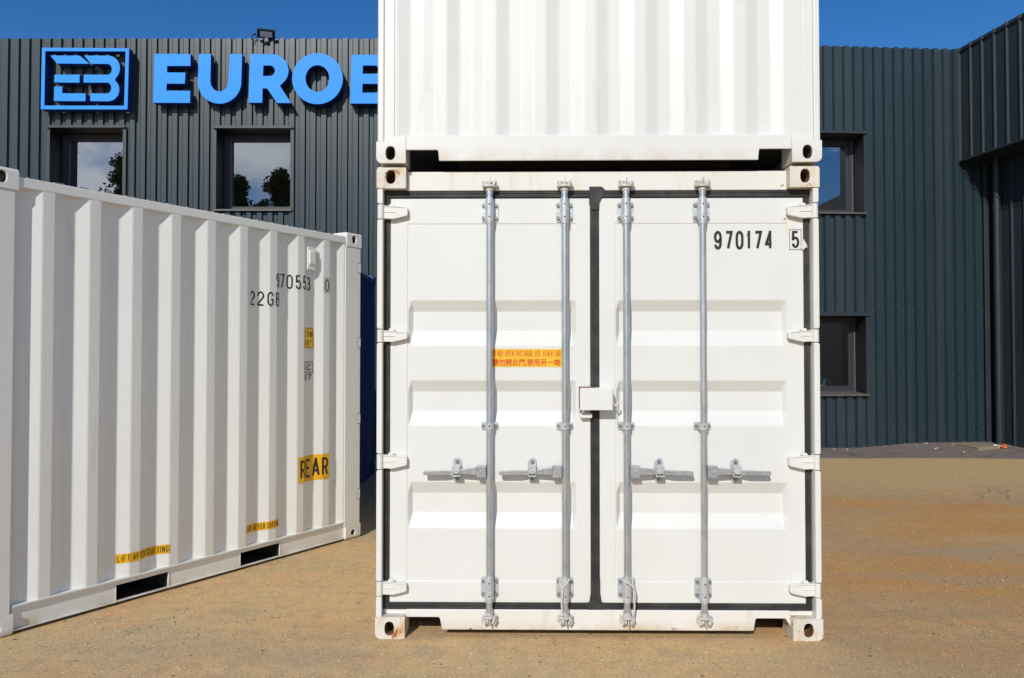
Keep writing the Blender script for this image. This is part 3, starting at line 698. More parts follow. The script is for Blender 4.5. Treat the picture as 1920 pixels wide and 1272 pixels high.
# numbers and sticker
mb = MB()
fit(mb, '970174', 1.872, 2.199, 2.139, .103, .0140, ratio=.36)
flatmark(mb, 'serial_number', 'black', dr, .060); mb = MB()
text2d(mb, '5', 2.302, 2.145, .043, .096, 0, .0135); rectframe(mb, 2.2900, 2.3560, 2.135, 2.249, .0026, .0004)
flatmark(mb, 'check_digit', 'black', dr, .060)
mb = MB(); mb.quad([(.634, 0, 1.484), (1.024, 0, 1.484), (1.024, 0, 1.584), (.634, 0, 1.584)], 0)
fit(mb, 'DO NOT OPEN THIS DOOR, USE OTHER END', .638, 1.018, 1.543, .033, .0025, .0012, 1, ratio=.34)
st = flatmark(mb, 'warning_sticker', ['yellow2', 'red'], dl, .0635)
def cjk(txt, x0, x1, z0, h, y, parent, m):
    c = bpy.data.curves.new('line', 'FONT'); c.body = txt; c.size = 1; c.offset = .012; o = bpy.data.objects.new('line', c); COL.objects.link(o)
    me = bpy.data.meshes.new_from_object(o.evaluated_get(bpy.context.evaluated_depsgraph_get()))
    bpy.data.objects.remove(o)
    xs = [v.co.x for v in me.vertices]; ys = [v.co.y for v in me.vertices]
    if not xs: return
    for v in me.vertices:
        X_ = x0 + (v.co.x - min(xs)) / (max(xs) - min(xs)) * (x1 - x0); Z_ = z0 + (v.co.y - min(ys)) / (max(ys) - min(ys)) * h
        v.co = (X_, y, Z_)
    me.materials.clear(); me.materials.append(M[m]); o = bpy.data.objects.new('sticker_text', me); COL.objects.link(o); o.parent = parent
cjk('請勿開此門,使用另一端', .638, 1.016, 1.490, .040, .0605, dl, 'red')
# torn scrap on the right gasket
mb = MB(); f = lambda px, py, y: ((px - 705.5) / 341.6 + (.02 if px > 1490 else 0), y, (1195.5 - py) / 342)
mb.quad([f(1501, 463, .055), f(1507, 445, .05), f(1509, 462, .035)]); mb.quad([f(1507, 445, .05), f(1511, 458, .03), f(1514, 463, .045), f(1509, 462, .035)]); mb.quad([f(1501, 463, .055), f(1506, 467, .05), f(1509, 462, .035)])
mb.build('torn_tape', 'paper', dr, fixn=False)

# ropes tied to two bars
def rope(px, label, extra=None):
    mb = MB()
    for line in px:
        w = [lower_m @ Vector(f(*p)) for p in line]
        for a, b in zip(w[:-1], w[1:]):
            n_ = max(2, int((b - a).length / .006))
            pts = [a.lerp(b, k / n_) + Vector((random.uniform(-1, 1), random.uniform(-1, 1), 0)) * .0008 for k in range(n_ + 1)]
            mb.tube(pts, .0054, 7)
    tag(mb.build('rope', 'rope'), label, 'rope', 'ropes knotted around the door bars')
lower_m = Matrix.Translation((FX, FY, 0)) @ Matrix.Rotation(YAW, 4, 'Z')
rope([[(1050.5, 1090, .004), (1056, 1099, -.008), (1055, 1114, -.010), (1053.5, 1131, -.008), (1056, 1151, -.006)], [(1068, 1085, .004), (1056, 1099, -.010)], [(1050.5, 1090, .004), (1052, 1087, .03), (1066, 1084, .03), (1068, 1085, .004)]],
     'pale rope looped in a Y at the foot of the second door bar')
rope([[(1170, 1086, .002), (1184, 1093, -.010), (1188.5, 1102, -.006), (1188, 1122, -.006), (1189.5, 1133, -.004), (1187.5, 1151, .0)], [(1170, 1086, .002), (1173, 1084, .035), (1186, 1084, .03), (1187, 1094, -.006)], [(1186, 1090, -.004), (1190.5, 1108, -.003), (1190, 1124, -.002)]],
     'pale rope hanging doubled at the foot of the third door bar')

# ---- the upper container, its closed end forward
um = Matrix.Translation((FX, FY, 0)) @ Matrix.Rotation(YAW, 4, 'Z') @ Vector((.003, -.030, 2.606))
container('shipping_container', 'white shipping container stacked on top of the barred one, showing its ribbed closed end', um, YAW, 2.991,
          'white_new', 'white_new', 'black_in', 'blind', pockets=[(.80, 1.16), (1.75, 2.11)], group='white shipping containers')

up = bpy.data.objects.get('shipping_container.001')
mb = MB(); q = up.matrix_basis.inverted() @ P(1330, 48, FY - .05)
mb.quad([(q.x - .014, .0355, q.z - .002), (q.x + .004, .0345, q.z - .003), (q.x + .014, .0335, q.z + .006), (q.x - .002, .034, q.z + .005)]); mb.build('paint_chip', 'black_in', up, fixn=False)

# ---- the left container: side towards the camera, door end away
d_ax = Vector((.5201, .8541, 0)); x_ax = Vector((.8541, -.5201, 0)); RZ = math.atan2(x_ax.y, x_ax.x)
P0 = Vector((-2.852, 4.286, 0)); loc = P0 - x_ax * CW
LL = 2.991
left = container('shipping_container', 'white shipping container with ribbed side, fork pockets and yellow REAR sticker, standing at an angle', loc, RZ, LL,
                 'white_new', 'white_new', 'black_in', 'blind', pockets=[(.796, 1.161), (1.748, 2.117)], group='white shipping containers')
# hinge lugs of the far doors show as notches along the far post
for z in (.37, 1.01, 1.66, 2.30):
    mb = MB(); mb.box(CW - .030, CW - .0035, LL - .034, LL - .0015, z - .038, z + .038); mb.build('hinge_lug', 'white_new', left, bevel=.002)
    mb = MB(); rectframe(mb, LL - .040, LL - .003, z - .044, z + .044, .004, 0)
    for v in mb.v: v.x, v.y, v.z = CW - .0042, v.x, v.z
    mb.build('lug_groove', 'black_in', left, fixn=False)
# drape lettering over the side sheet
SP = side_profile(LL)
cum = [0.]
for (a, da), (b, db) in zip(SP[:-1], SP[1:]): cum.append(cum[-1] + math.hypot(b - a, db - da))
def s_of_t(t):
    for k in range(len(SP) - 1):
        if SP[k][0] <= t <= SP[k + 1][0]: return cum[k] + (t - SP[k][0]) / (SP[k + 1][0] - SP[k][0]) * (cum[k + 1] - cum[k])
    return cum[-1]
def drape(mb, name, mats, parent):
    """mb drawn in unrolled coordinates x = arc length, z = height, y = layer"""
    me = bpy.data.meshes.new(name); me.from_pydata([tuple(v) for v in mb.v], [], mb.f)
    for m_ in mats: me.materials.append(M[m_])
    for p, mi in zip(me.polygons, mb.m): p.material_index = mi
    bm = bmesh.new(); bm.from_mesh(me)
    for c in cum[1:-1]:
        bmesh.ops.bisect_plane(bm, geom=bm.verts[:] + bm.edges[:] + bm.faces[:], plane_co=(c, 0, 0), plane_no=(1, 0, 0))
    for v in bm.verts:
        s_ = v.co.x; k = max(i for i in range(len(cum) - 1) if cum[i] <= s_ + 1e-7); w = (s_ - cum[k]) / (cum[k + 1] - cum[k])
        t = SP[k][0] + w * (SP[k + 1][0] - SP[k][0]); d_ = SP[k][1] + w * (SP[k + 1][1] - SP[k][1])
        lay = .0022 + v.co.y
        v.co = (CW - d_ + lay, t, v.co.z)
    bm.to_mesh(me); bm.free(); o = bpy.data.objects.new(name, me); COL.objects.link(o); o.parent = parent; return o
mb = MB(); a, b = s_of_t(2.052), s_of_t(2.440)
fit(mb, '970553', a, b, 2.068, .112, .012, ratio=.40); c = s_of_t(2.556); drape(mb, 'serial_number', ['black'], left); mb = MB()
text2d(mb, '0', c + .013, 2.074, .040, .100, 0, .010); rectframe(mb, c, c + .066, 2.064, 2.184, .0035, .0004)
drape(mb, 'check_digit', ['black'], left); mb = MB()
a = s_of_t(1.828); fit(mb, '22GB', a, s_of_t(2.100), 1.922, .108, .012, ratio=.42)
drape(mb, 'size_code', ['black'], left)
mb = MB(); a, b = s_of_t(2.345), s_of_t(2.475)
mb.quad([(a, 0, 1.607), (b, 0, 1.607), (b, 0, 1.772), (a, 0, 1.772)], 0); rectframe(mb, a + .002, b - .002, 1.610, 1.769, .004, .0004, 1)
fit(mb, '2.6m', a + .010, b - .012, 1.698, .055, .0062, .0006, 1, ratio=.3); fit(mb, '8\'6"', a + .012, b - .022, 1.622, .055, .0065, .0006, 1, ratio=.3)
drape(mb, 'height_sticker', ['yellow_lifted', 'black'], left)
mb = MB(); rectframe(mb, a + .002, b - .002, 1.412, 1.500, .005, 0); mid = a + (b - a) * .42
mb.quad([(mid, 0, 1.417), (mid + .005, 0, 1.417), (mid + .005, 0, 1.495), (mid, 0, 1.495)])
text2d(mb, 'i', a + .020, 1.425, .08, .060, 0, .008); text2d(mb, 'C', mid + .015, 1.430, .040, .050, 0, .008); fit(mb, '87', a + .012, b - .022, 1.352, .050, .008, ratio=.3)
drape(mb, 'approval_mark', ['black'], left)
mb = MB(); a, b = s_of_t(2.286), s_of_t(2.628); mb.quad([(a, 0, .548), (b, 0, .548), (b, 0, .752), (a, 0, .752)], 0)
fit(mb, 'REAR', a + .022, b - .018, .576, .148, .019, .0006, 1, ratio=.24); drape(mb, 'rear_sticker', ['yellow', 'black'], left)
for t0, t1 in ((.800, 1.160), (1.796, 2.110)):
    mb = MB(); a, b = s_of_t(t0), s_of_t(t1); mb.quad([(a, 0, .248), (b, 0, .248), (b, 0, .306), (a, 0, .306)], 0)
    fit(mb, 'LIFT AFTER CUTTING', a + .012, b - .010, .257, .040, .0046, .0006, 1, ratio=.34); drape(mb, 'lifting_sticker', ['yellow', 'black'], left)
# small ventilator
mb = MB(); y0, y1 = 2.388, 2.455
mb.prism([(CW - .046, 2.245), (CW - .014, 2.256), (CW + .002, 2.285), (CW + .002, 2.375), (CW - .008, 2.396), (CW - .046, 2.404)], y0, y1, 'y')
mb.box(CW - .048, CW - .010, y0 - .012, y1 + .012, 2.232, 2.418); mb.build('ventilator', 'white_new', left, bevel=.006)

# ---- blue container behind
container('shipping_container', 'deep blue shipping container standing in the shade behind the two white ones', (-4.248, 8.27, 0), R(-.2), 2.25,
          'blue_c', 'blue_c', 'black_in', 'blind')

# ------------------------------------------------------------------ office building
WL0 = Vector((-15, 12.985)); BEND = Vector((.9, 13.0)); CORNER = Vector((8.4, 13.5025)); ZT = 6.776
bld = empty('office_building', (0, 13, 0), label='two storey office clad in dark grey ribbed metal with deep set windows', cat='building')
def LB(o):   # keep world coordinates while parenting to the Empty at its base
    o.matrix_parent_inverse = Matrix.Translation((0, -13, 0)); return o
PITCH = .1745
def clad(name, A, B, z0, z1, holes, m, parent, depth=.044, pitch=PITCH, flat=.080, sl=.013, screws=(), flip=False, mats=None):
    """ribbed sheet from A to B (2D), looking to the side the normal points; holes = (u0,u1,z0,z1)"""
    d = (B - A); Ln = d.length; d = d / Ln; nn = Vector((d.y, -d.x))           # outward normal, towards the camera for A->B left to right
    pr = []; u = 0
    while u < Ln: pr += [(u, 0), (u + flat, 0), (u + flat + sl, -depth), (u + pitch - sl - .014, -depth), (u + pitch - sl - .011, -depth - .010), (u + pitch - sl - .003, -depth - .010), (u + pitch - sl, -depth)]; u += pitch
    pr = [p for p in pr if p[0] < Ln]; 
    def off(t):
        r = t % pitch
        if r < flat: return 0
        if r < flat + sl: return -depth * (r - flat) / sl
        e_ = pitch - sl - r
        if e_ > .014: return -depth
        if e_ > 0: return -depth - .010 * max(0, min(1, (.014 - e_) / .003, e_ / .003))
        return -depth * (pitch - r) / sl
    us = sorted(set([round(p[0], 5) for p in pr] + [round(x, 5) for h in holes for x in h[:2]] + [Ln]))
    pt = lambda t, z: (A.x + d.x * t + nn.x * off(t), A.y + d.y * t + nn.y * off(t), z)
    mb = MB()
    for a, b in zip(us[:-1], us[1:]):
        c = (a + b) / 2; zs = [(z0, z1)]
        for h in holes:
            if h[0] < c < h[1]:
                nz = []
                for p, q in zs:
                    if h[3] <= p or h[2] >= q: nz.append((p, q)); continue
                    if p < h[2]: nz.append((p, h[2]))
                    if q > h[3]: nz.append((h[3], q))
                zs = nz
        for p, q in zs: mb.quad([pt(a, p), pt(b, p), pt(b, q), pt(a, q)])
    for z in screws:
        t = flat + sl + (pitch - flat - 2 * sl) / 2
        while t < Ln:
            if not any(h[0] - .1 < t < h[1] + .1 and h[2] - .05 < z < h[3] + .05 for h in holes) and random.random() < .9:
                zz = z + random.uniform(-.012, .012); o_ = -depth + .006; r = .0075
                c = Vector((A.x + d.x * t + nn.x * o_, A.y + d.y * t + nn.y * o_, zz)); e = Vector((d.x, d.y, 0)) * r; g_ = Vector((0, 0, r)); back = Vector((-nn.x, -nn.y, 0)) * .006
                for s1, s2 in ((e, g_), (g_, -e), (-e, -g_), (-g_, e)): mb.quad([c, c + s1 + back, c + s2 + back], 1)
            t += pitch
    return mb.build(name, mats or [m, 'screw'], parent, fixn=False)
def on_wall(A, B, px, py):
    """wall coordinate u and height z of the wall point at a photo pixel"""
    d = (B - A).normalized(); q = P(px, py, 1.) - Vector((0, 0, EYE))
    # ray x = q.x*k, y = k ; solve A + d*u
    k = (A.x * d.y - A.y * d.x) / (q.x * d.y - d.x); u = (Vector((q.x * k, k)) - A).dot(d); return u, EYE + q.z * k
def window_at(A, B, x0, x1, z0, z1):
    d = (B - A).normalized(); nn = Vector((d.y, -d.x)); T = Matrix(((d.x, -nn.x, 0, A.x), (d.y, -nn.y, 0, A.y), (0, 0, 1, 0), (0, 0, 0, 1)))  # local: x along, y inward, z up
    dp = .37; e = .0
    mb = MB()   # reveal, lintel flashing, side trims
    mb.quad([T @ Vector(p) for p in ((x0, -.004, z0), (x0, dp + .08, z0), (x0, dp + .08, z1), (x0, -.004, z1))])
    mb.quad([T @ Vector(p) for p in ((x1, -.004, z0), (x1, dp + .08, z0), (x1, dp + .08, z1), (x1, -.004, z1))])
    mb.quad([T @ Vector(p) for p in ((x0, -.004, z1), (x1, -.004, z1), (x1, dp + .08, z1), (x0, dp + .08, z1))])
    mb.quad([T @ Vector(p) for p in ((x0, .04, z0 + .01), (x1, .04, z0 + .01), (x1, dp + .08, z0 + .04), (x0, dp + .08, z0 + .04))])
    mb.box(x0 - .045, x1 + .045, -.040, .002, z1 + .003, z1 + .030, 1, T); mb.box(x0 - .045, x1 + .045, -.0045, .003, z1 + .030, z1 + .055, 1, T)
    mb.box(x0 - .055, x0 - .001, -.005, .004, z0 - .02, z1 + .002, 1, T); mb.box(x1 + .001, x1 + .055, -.005, .004, z0 - .02, z1 + .002, 1, T)
    w = mb.build('window', ['reveal', 'trim'], bld, fixn=False); LB(w)
    fw = .062
    mb = MB()
    for (a, b, c, e_) in ((x0 + .002, x1 - .002, z0 + .042, z0 + .042 + fw), (x0 + .002, x1 - .002, z1 - fw, z1 - .002), (x0 + .002, x0 + fw, z0 + .042 + fw, z1 - fw), (x1 - fw, x1 - .002, z0 + .042 + fw, z1 - fw)):
        mb.box(a, b, dp, dp + .075, c, e_, 0, T)
    g0, g1, h0, h1 = x0 + fw, x1 - fw, z0 + .042 + fw, z1 - fw; s = .040
    for (a, b, c, e_) in ((g0, g1, h0, h0 + s), (g0, g1, h1 - s, h1), (g0, g0 + s, h0 + s, h1 - s), (g1 - s, g1, h0 + s, h1 - s)):
        mb.box(a, b, dp + .018, dp + .065, c, e_, 0, T)
    mb.box(x1 - .0015 - .022, x1 - .0015, dp - .012, dp - .001, z0 + .045, z1 - .003, 1, T)
    f_ = mb.build('frame', ['wframe', 'bead'], w, bevel=.003)
    mb = MB(); mb.quad([T @ Vector(p) for p in ((g0 + s, dp + .045, h0 + s), (g1 - s, dp + .045, h0 + s), (g1 - s, dp + .045, h1 - s), (g0 + s, dp + .045, h1 - s))]); mb.build('pane', 'glass', w)
    mb = MB(); mb.prism([(-.045, z0 - .004), (-.045, z0 + .022), (-.040, z0 + .026), (dp, z0 + .052), (dp, z0 + .035), (-.02, z0 + .008), (-.03, z0 - .004)], x0 - .030, x1 + .030, 'x', T=T)
    mb.build('sill', 'bead', w)
    for o in w.children: o.matrix_parent_inverse = Matrix.Identity(4)
    return T
ul0, zt0 = on_wall(WL0, BEND, 94, 241); ul1, _ = on_wall(WL0, BEND, 230.5, 241)
vl0, zt1 = on_wall(WL0, BEND, 406, 242); vl1, zb1 = on_wall(WL0, BEND, 544, 396)
ur1, ztr = on_wall(BEND, CORNER, 1619, 252); _, zbr = on_wall(BEND, CORNER, 1619, 402)
_, ztl = on_wall(BEND, CORNER, 1624, 593); ul, zbl = on_wall(BEND, CORNER, 1624, 742)
HL = [(ul0, ul1, zb1, zt0), (vl0, vl1, zb1, zt1)]; HR = [(ur1 - 1.19, ur1, zbr, ztr), (ur1 - 1.19, ur1 + .01, zbl, ztl)]
LB(clad('wall', WL0, BEND, 0, ZT, HL, 'clad', bld, screws=(6.25, 5.33, 4.35, 3.3, 2.3, 1.2, .33)))
LB(clad('wall', BEND, CORNER, -.02, ZT, HR, 'clad', bld, screws=(6.42, 5.31, 4.32, 2.30, 1.22, .33)))
TW = [window_at(WL0, BEND, *h) for h in HL] + [window_at(BEND, CORNER, *h) for h in HR]
mb = MB()   # roof deck, hidden sides and the dark rooms
mb.box(-15, 7.4, 13.6, 26, 6.45, 6.55); mb.build('roof', 'roofm', bld); LB(bld.children[-1])
mb = MB()
mb.quad([(-15, 12.985, 0), (-15, 26, 0), (-15, 26, ZT), (-15, 12.985, ZT)]); mb.quad([(-15, 26, 0), (9, 26, 0), (9, 26, ZT), (-15, 26, ZT)]); LB(mb.build('back_wall', 'clad', bld))
mb = MB()
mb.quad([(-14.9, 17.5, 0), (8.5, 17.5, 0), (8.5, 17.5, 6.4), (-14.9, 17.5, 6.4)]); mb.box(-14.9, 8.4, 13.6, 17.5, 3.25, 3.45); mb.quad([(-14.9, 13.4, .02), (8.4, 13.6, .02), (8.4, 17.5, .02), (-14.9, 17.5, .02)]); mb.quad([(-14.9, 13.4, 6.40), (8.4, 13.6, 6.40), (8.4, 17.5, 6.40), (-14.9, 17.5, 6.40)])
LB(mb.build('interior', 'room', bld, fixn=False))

# sign: logo and letters stand proud of the wall
YS0, YS1 = 12.955, 12.81      # back and front plane of the letters
def shape(name, loops, parent, y0=YS1, y1=YS0, mats=('sign', 'sign_side')):
    """loops in photo pixels; first is the outline, others are holes; filled by a 2D curve and given its thickness"""
    cu = bpy.data.curves.new(name, 'CURVE'); cu.dimensions = '2D'; cu.fill_mode = 'BOTH'
    for lp in loops:
        sp_ = cu.splines.new('POLY'); sp_.points.add(len(lp) - 1); sp_.use_cyclic_u = True
        for q, (px, py) in zip(sp_.points, lp):
            w_ = P(px, py, y0); q.co = (w_.x, w_.z, 0, 1)
    cu.extrude = (y1 - y0) / 2
    o = bpy.data.objects.new(name, cu); COL.objects.link(o)
    me = bpy.data.meshes.new_from_object(o.evaluated_get(bpy.context.evaluated_depsgraph_get())); bpy.data.objects.remove(o)
    for v in me.vertices: v.co = (v.co.x, (y0 + y1) / 2 - v.co.z, v.co.y)
    me.materials.clear()
    for m_ in mats: me.materials.append(M[m_])
    bm = bmesh.new(); bm.from_mesh(me); bmesh.ops.remove_doubles(bm, verts=bm.verts, dist=1e-4); bmesh.ops.recalc_face_normals(bm, faces=bm.faces); bm.to_mesh(me); bm.free()
    for p in me.polygons: p.material_index = 0 if abs(p.normal.y) > .9 and abs(p.center.y - y0) < .01 else 1; p.use_smooth = False
    o = bpy.data.objects.new(name, me); COL.objects.link(o); o.parent = parent; o.matrix_parent_inverse = parent.matrix_world.inverted() if False else Matrix.Translation(-parent.location)
    return o
z_ = lambda x, y: (60 + x / 7.48, 60 + y / 7.48)
logo = empty('logo_sign', (-6.9, 12.95, 5.7), label='blue framed logo of interlocked E and B on the cladding above the window', cat='sign')
shape('frame', [[z_(140, 222), z_(1362, 230), z_(1338, 1088), z_(122, 1086)], [z_(186, 270), z_(1312, 274), z_(1292, 1036), z_(172, 1034)]], logo)
e1 = shape('emblem_letter', [[z_(256, 332), z_(668, 334), z_(804, 448), z_(350, 444)]], logo)
shape('emblem_letter', [[z_(314, 600), z_(668, 600), z_(665, 712), z_(312, 710)]], logo)
shape('emblem_letter', [[z_(312, 768), z_(424, 768), z_(422, 862), z_(752, 864), z_(748, 972), z_(306, 970)]], logo)
A_ = lambda cx, cy, rx, ry, a0, a1, n_=14: [z_(x, y) for x, y in [(cx + rx * math.cos(R(a0 + (a1 - a0) * k / n_)), cy - ry * math.sin(R(a0 + (a1 - a0) * k / n_))) for k in range(n_ + 1)]]
shape('emblem_letter', [[z_(732, 334)] + A_(1070, 510, 163, 176, 90, -52) + A_(1062, 810, 162, 164, 50, -90) + [z_(816, 972), z_(816, 864)] + A_(1052, 788, 60, 76, -90, 90, 12) + [z_(722, 712), z_(726, 600)] + A_(1060, 526, 60, 76, -90, 90, 12) + [z_(828, 446)]], logo)
e = lambda x, y: (270 + x / 6.696, 40 + y / 6.696); r_ = lambda x, y: (480 + x / 6.696, 40 + y / 6.696)
name_sign = empty('lettering_sign', (-4.0, 12.95, 5.7), label='row of big blue capital letters EUROB running behind the container stack', cat='sign')
shape('letter', [[e(130, 410), e(584, 412), e(582, 562), e(290, 562), e(288, 644), e(520, 646), e(512, 784), e(284, 784), e(280, 872), e(580, 874), e(577, 1026), e(114, 1024)]], name_sign)
def ar(fn, cx, cy, rx, ry, a0, a1, n_=20): return [fn(cx + rx * math.cos(R(a0 + (a1 - a0) * k / n_)), cy - ry * math.sin(R(a0 + (a1 - a0) * k / n_))) for k in range(n_ + 1)]
shape('letter', [[e(688, 412), e(840, 412)] + ar(e, 946, 745, 113, 138, 180, 360) + [e(1080, 412), e(1232, 414)] + ar(e, 948, 762, 273, 274, 0, -180)], name_sign)
shape('letter', [[r_(-74, 412)] + [r_(180, 412)] + ar(r_, 200, 620, 208, 206, 82, -55, 18) + [r_(302, 815), r_(440, 1028), r_(262, 1026), r_(140, 844), r_(82, 844), r_(78, 1024), r_(-94, 1024)],
                 [r_(92, 556), r_(180, 556)] + ar(r_, 172, 622, 65, 66, 80, -80, 10) + [r_(86, 690)]], name_sign)
shape('letter', [ar(r_, 771, 722, 318, 320, 0, 354, 60), ar(r_, 771, 720, 150, 168, 0, 350, 36)], name_sign)
shape('letter', [[r_(1198, 422), r_(1560, 422)] + ar(r_, 1560, 575, 165, 152, 90, -75, 12) + ar(r_, 1575, 862, 175, 172, 78, -90, 12) + [r_(1182, 1034)],
                 [r_(1342, 556), r_(1500, 556)] + ar(r_, 1500, 610, 50, 50, 80, -80, 8) + [r_(1338, 662)], [r_(1338, 786), r_(1500, 786)] + ar(r_, 1500, 842, 56, 56, 80, -80, 8) + [r_(1334, 900)]], name_sign)

# floodlight and cable stub on the parapet
fl = P(499, 68, 12.9)
lamp = empty('floodlight', fl, label='small black floodlight mounted on the roof edge above the blue letters', cat='lamp')
T = Matrix.Rotation(R(-48), 4, 'X')
mb = MB(); T2 = Matrix.Translation((0, 0, .045)) @ Matrix.Rotation(R(20), 4, 'Y') @ Matrix.Rotation(R(-20), 4, 'Y') @ Matrix.Rotation(R(16), 4, 'Z') @ Matrix.Rotation(R(58), 4, 'X')
mb.prism([(-.142, -.08), (.142, -.08), (.142, .08), (-.142, .08)], -.03, .01, 'y', T=T2 @ Matrix.Diagonal((1, 1, 1, 1))); mb.build('housing', 'lampblack', lamp, bevel=.008)
mb = MB(); mb.box(-.095, .095, -.034, -.0305, -.045, .05, T=T2); mb.build('reflector', 'led', lamp)
mb = MB(); mb.box(-.02, .02, .02, .05, -.08, .03); mb.build('bracket', 'lampblack', lamp)
q = P(476, 69, 12.95); mb = MB(); mb.tube([q + Vector((-.04, 0, -.05)), q + Vector((-.035, 0, .02)), q + Vector((.0, 0, .032)), q + Vector((.035, 0, .048))], .008); mb.cyl(q + Vector((-.005, 0, .026)), q + Vector((.035, -.01, .046)), .014)
mb.tube([q + Vector((.04, 0, .03)), q + Vector((.045, 0, .0)), q + Vector((.035, 0, -.03))], .005)
tag(mb.build('cable_stub', 'lampblack'), 'short black cable end curling over the roof edge left of the floodlight', 'cable')

# things seen through the lower right window
d = (CORNER - BEND).normalized()
ch = empty('desk_chair', P(1545, 760, 14.25), label='dark office chair with a cyan stripe behind the lower right window', cat='chair'); ch.location.z = 0
mb = MB()
zz0 = 1.02
back = [(-.26, .62), (-.28, .95), (-.22, 1.12), (-.08, 1.17), (.08, 1.165), (.17, 1.10), (.22, .92), (.2, .62)]
mb.prism(back, 0, .07, 'y'); mb.build('backrest', 'lampblack', ch, bevel=.02)
mb = MB(); mb.prism([(-.075, .85), (-.03, .84), (.035, 1.10), (.04, 1.145), (-.005, 1.12)], -.012, -.002, 'y'); mb.build('stripe', 'cyan', ch, bevel=.003)
mb = MB(); mb.prism([(-.25, -.1), (.22, -.1), (.2, .42), (-.23, .42)], .45, .53, 'z'); mb.cyl((0, .15, .1), (0, .15, .45), .03)
for k in range(5): mb.box(-.02, .02, 0, .3, .04, .08, T=Matrix.Translation((0, .15, 0)) @ Matrix.Rotation(R(72 * k), 4, 'Z'))
mb.build('base', 'lampblack', ch)
q = P(1541, 727, 13.86); mb = MB(); mb.prism([(-.06, -.02), (.065, -.02), (.065, .012), (.02, .05), (-.06, .04)], 0, .02, 'y', T=Matrix.Translation(q)); tag(mb.build('folded_paper', 'paper'), 'white folded paper standing at the bottom of the lower right window', 'paper')

# ------------------------------------------------------------------ wing on the right
wg = empty('workshop_wing', (8, 8, 0), label='dark ribbed wing at the right with a projecting fascia box above its wall', cat='building')
def LW(o): o.matrix_parent_inverse = Matrix.Translation((-8, -8, 0)); return o
dw = Vector((.136, -1)).normalized(); FA = Vector((7.60, 13.47)); FB = FA + dw * 3.9
# clad() puts the outside on the right-hand side of A->B seen from above, so run from the near end back to the corner
def cladw(name, A, B, z0, z1): return clad(name, A, B, z0, z1, [], 'clad_w', wg, depth=.034, pitch=.27, flat=.012, sl=.011)
zf0 = 4.84
LW(cladw('fascia', FA + dw * .0, FB, zf0, ZT + .02))
off_ = Vector((-dw.y, dw.x)) * .5     # towards +x
LW(cladw('wall', FA + off_, FB + off_, -.02, zf0 + .1))
mb = MB(); A3 = FA; mb.quad([(FA.x - .01, FA.y, zf0), (FB.x - .01, FB.y, zf0), (FB.x + .6, FB.y, zf0), (FA.x + .6, FA.y, zf0)])
mb.box(FA.x - .02, FA.x + .0, 13.3, 13.44, zf0 - .01, ZT - .01) if False else None
LW(mb.build('soffit', 'clad_w', wg, fixn=False))
mb = MB()
A4, B4 = FA + Vector((-.012, 0)), FB + Vector((-.012, 0))
mb.quad([(A4.x - .03, A4.y, zf0 - .012), (B4.x - .03, B4.y, zf0 - .012), (B4.x - .03, B4.y, zf0 + .012), (A4.x - .03, A4.y, zf0 + .012)])
LW(mb.build('drip_edge', 'trim', wg, fixn=False))
mb = MB(); mb.quad([(FA.x, FA.y, ZT - .05), (FB.x, FB.y, ZT - .05), (FB.x + 8, FB.y, ZT - .05), (FA.x + 8, FA.y, ZT - .05)])
mb.quad([(FB.x, FB.y, 0), (FB.x + 8, FB.y, 0), (FB.x + 8, FB.y, ZT - .05), (FB.x, FB.y, ZT - .05)]); mb.quad([(FA.x + 8, 26, 0), (FB.x + 8, FB.y, 0), (FB.x + 8, FB.y, ZT - .05), (FA.x + 8, 26, ZT - .05)])
LW(mb.build('roof', 'roofm', wg, fixn=False))
q0 = FB + Vector((.5, 0)); q1 = FB + dw * 8 + Vector((.5, 0)); mb = MB(); mb.prism([(q0.x, q0.y - .01), (q1.x, q1.y), (q1.x + 6, q1.y), (q0.x + 6, q0.y - .01)], 0, 5.5, 'z'); LW(mb.build('reflection_blocker', 'reveal', wg))  # unseen dark block added to shape the reflections in the right windows
# corner trim with torn pale foam
cp = FA + off_; mb = MB(); mb.box(cp.x - .10, cp.x - .02, cp.y - .10, cp.y - .07, 0, zf0); LW(mb.build('corner_trim', 'trim', wg, bevel=.004))
pp = FA + off_ + dw * .34 + Vector((-.075, 0)); mb = MB()
mb.cyl((pp.x, pp.y, .0), (pp.x, pp.y, zf0), .052, 20)
for z in (.16, 3.98): mb.cyl((pp.x, pp.y, z), (pp.x, pp.y, z + .05), .059, 20); mb.box(pp.x, pp.x + .07, pp.y - .008, pp.y + .008, z + .01, z + .04)
LW(mb.build('downpipe', 'trim', wg))

# ------------------------------------------------------------------ ground, footway
mb = MB(); mb.quad([(-250, -250, 0), (250, -250, 0), (250, 250, 0), (-250, 250, 0)]); tag(mb.build('ground', 'ground'), kind='structure')
mb = MB(); nx, ny = 60, 6
def sm(a, b, x): t = max(0, min(1, (x - a) / (b - a))); return t * t * (3 - 2 * t)
def pz(x, v): return .012 + v * (.006 + .085 * sm(5.6, 7.4, x)) + .008 * math.sin(x * 3.1) * v
def fy(x): return (12.02 + .012 * math.sin(x * 2.3) if x < 6.5 else 12.02 - .25 * sm(6.5, 9, x))
def wy(x): return 13.05 if x < .9 else 13.05 + .067 * (x - .9)
for i in range(nx):
    for j in range(ny):
        a, b = -15 + 24 * i / nx, -15 + 24 * (i + 1) / nx; v0, v1 = j / ny, (j + 1) / ny
        g_ = lambda x, v: (x, fy(x) + (wy(x) - fy(x)) * v, pz(x, v))
        mb.quad([g_(a, v0), g_(b, v0), g_(b, v1), g_(a, v1)])
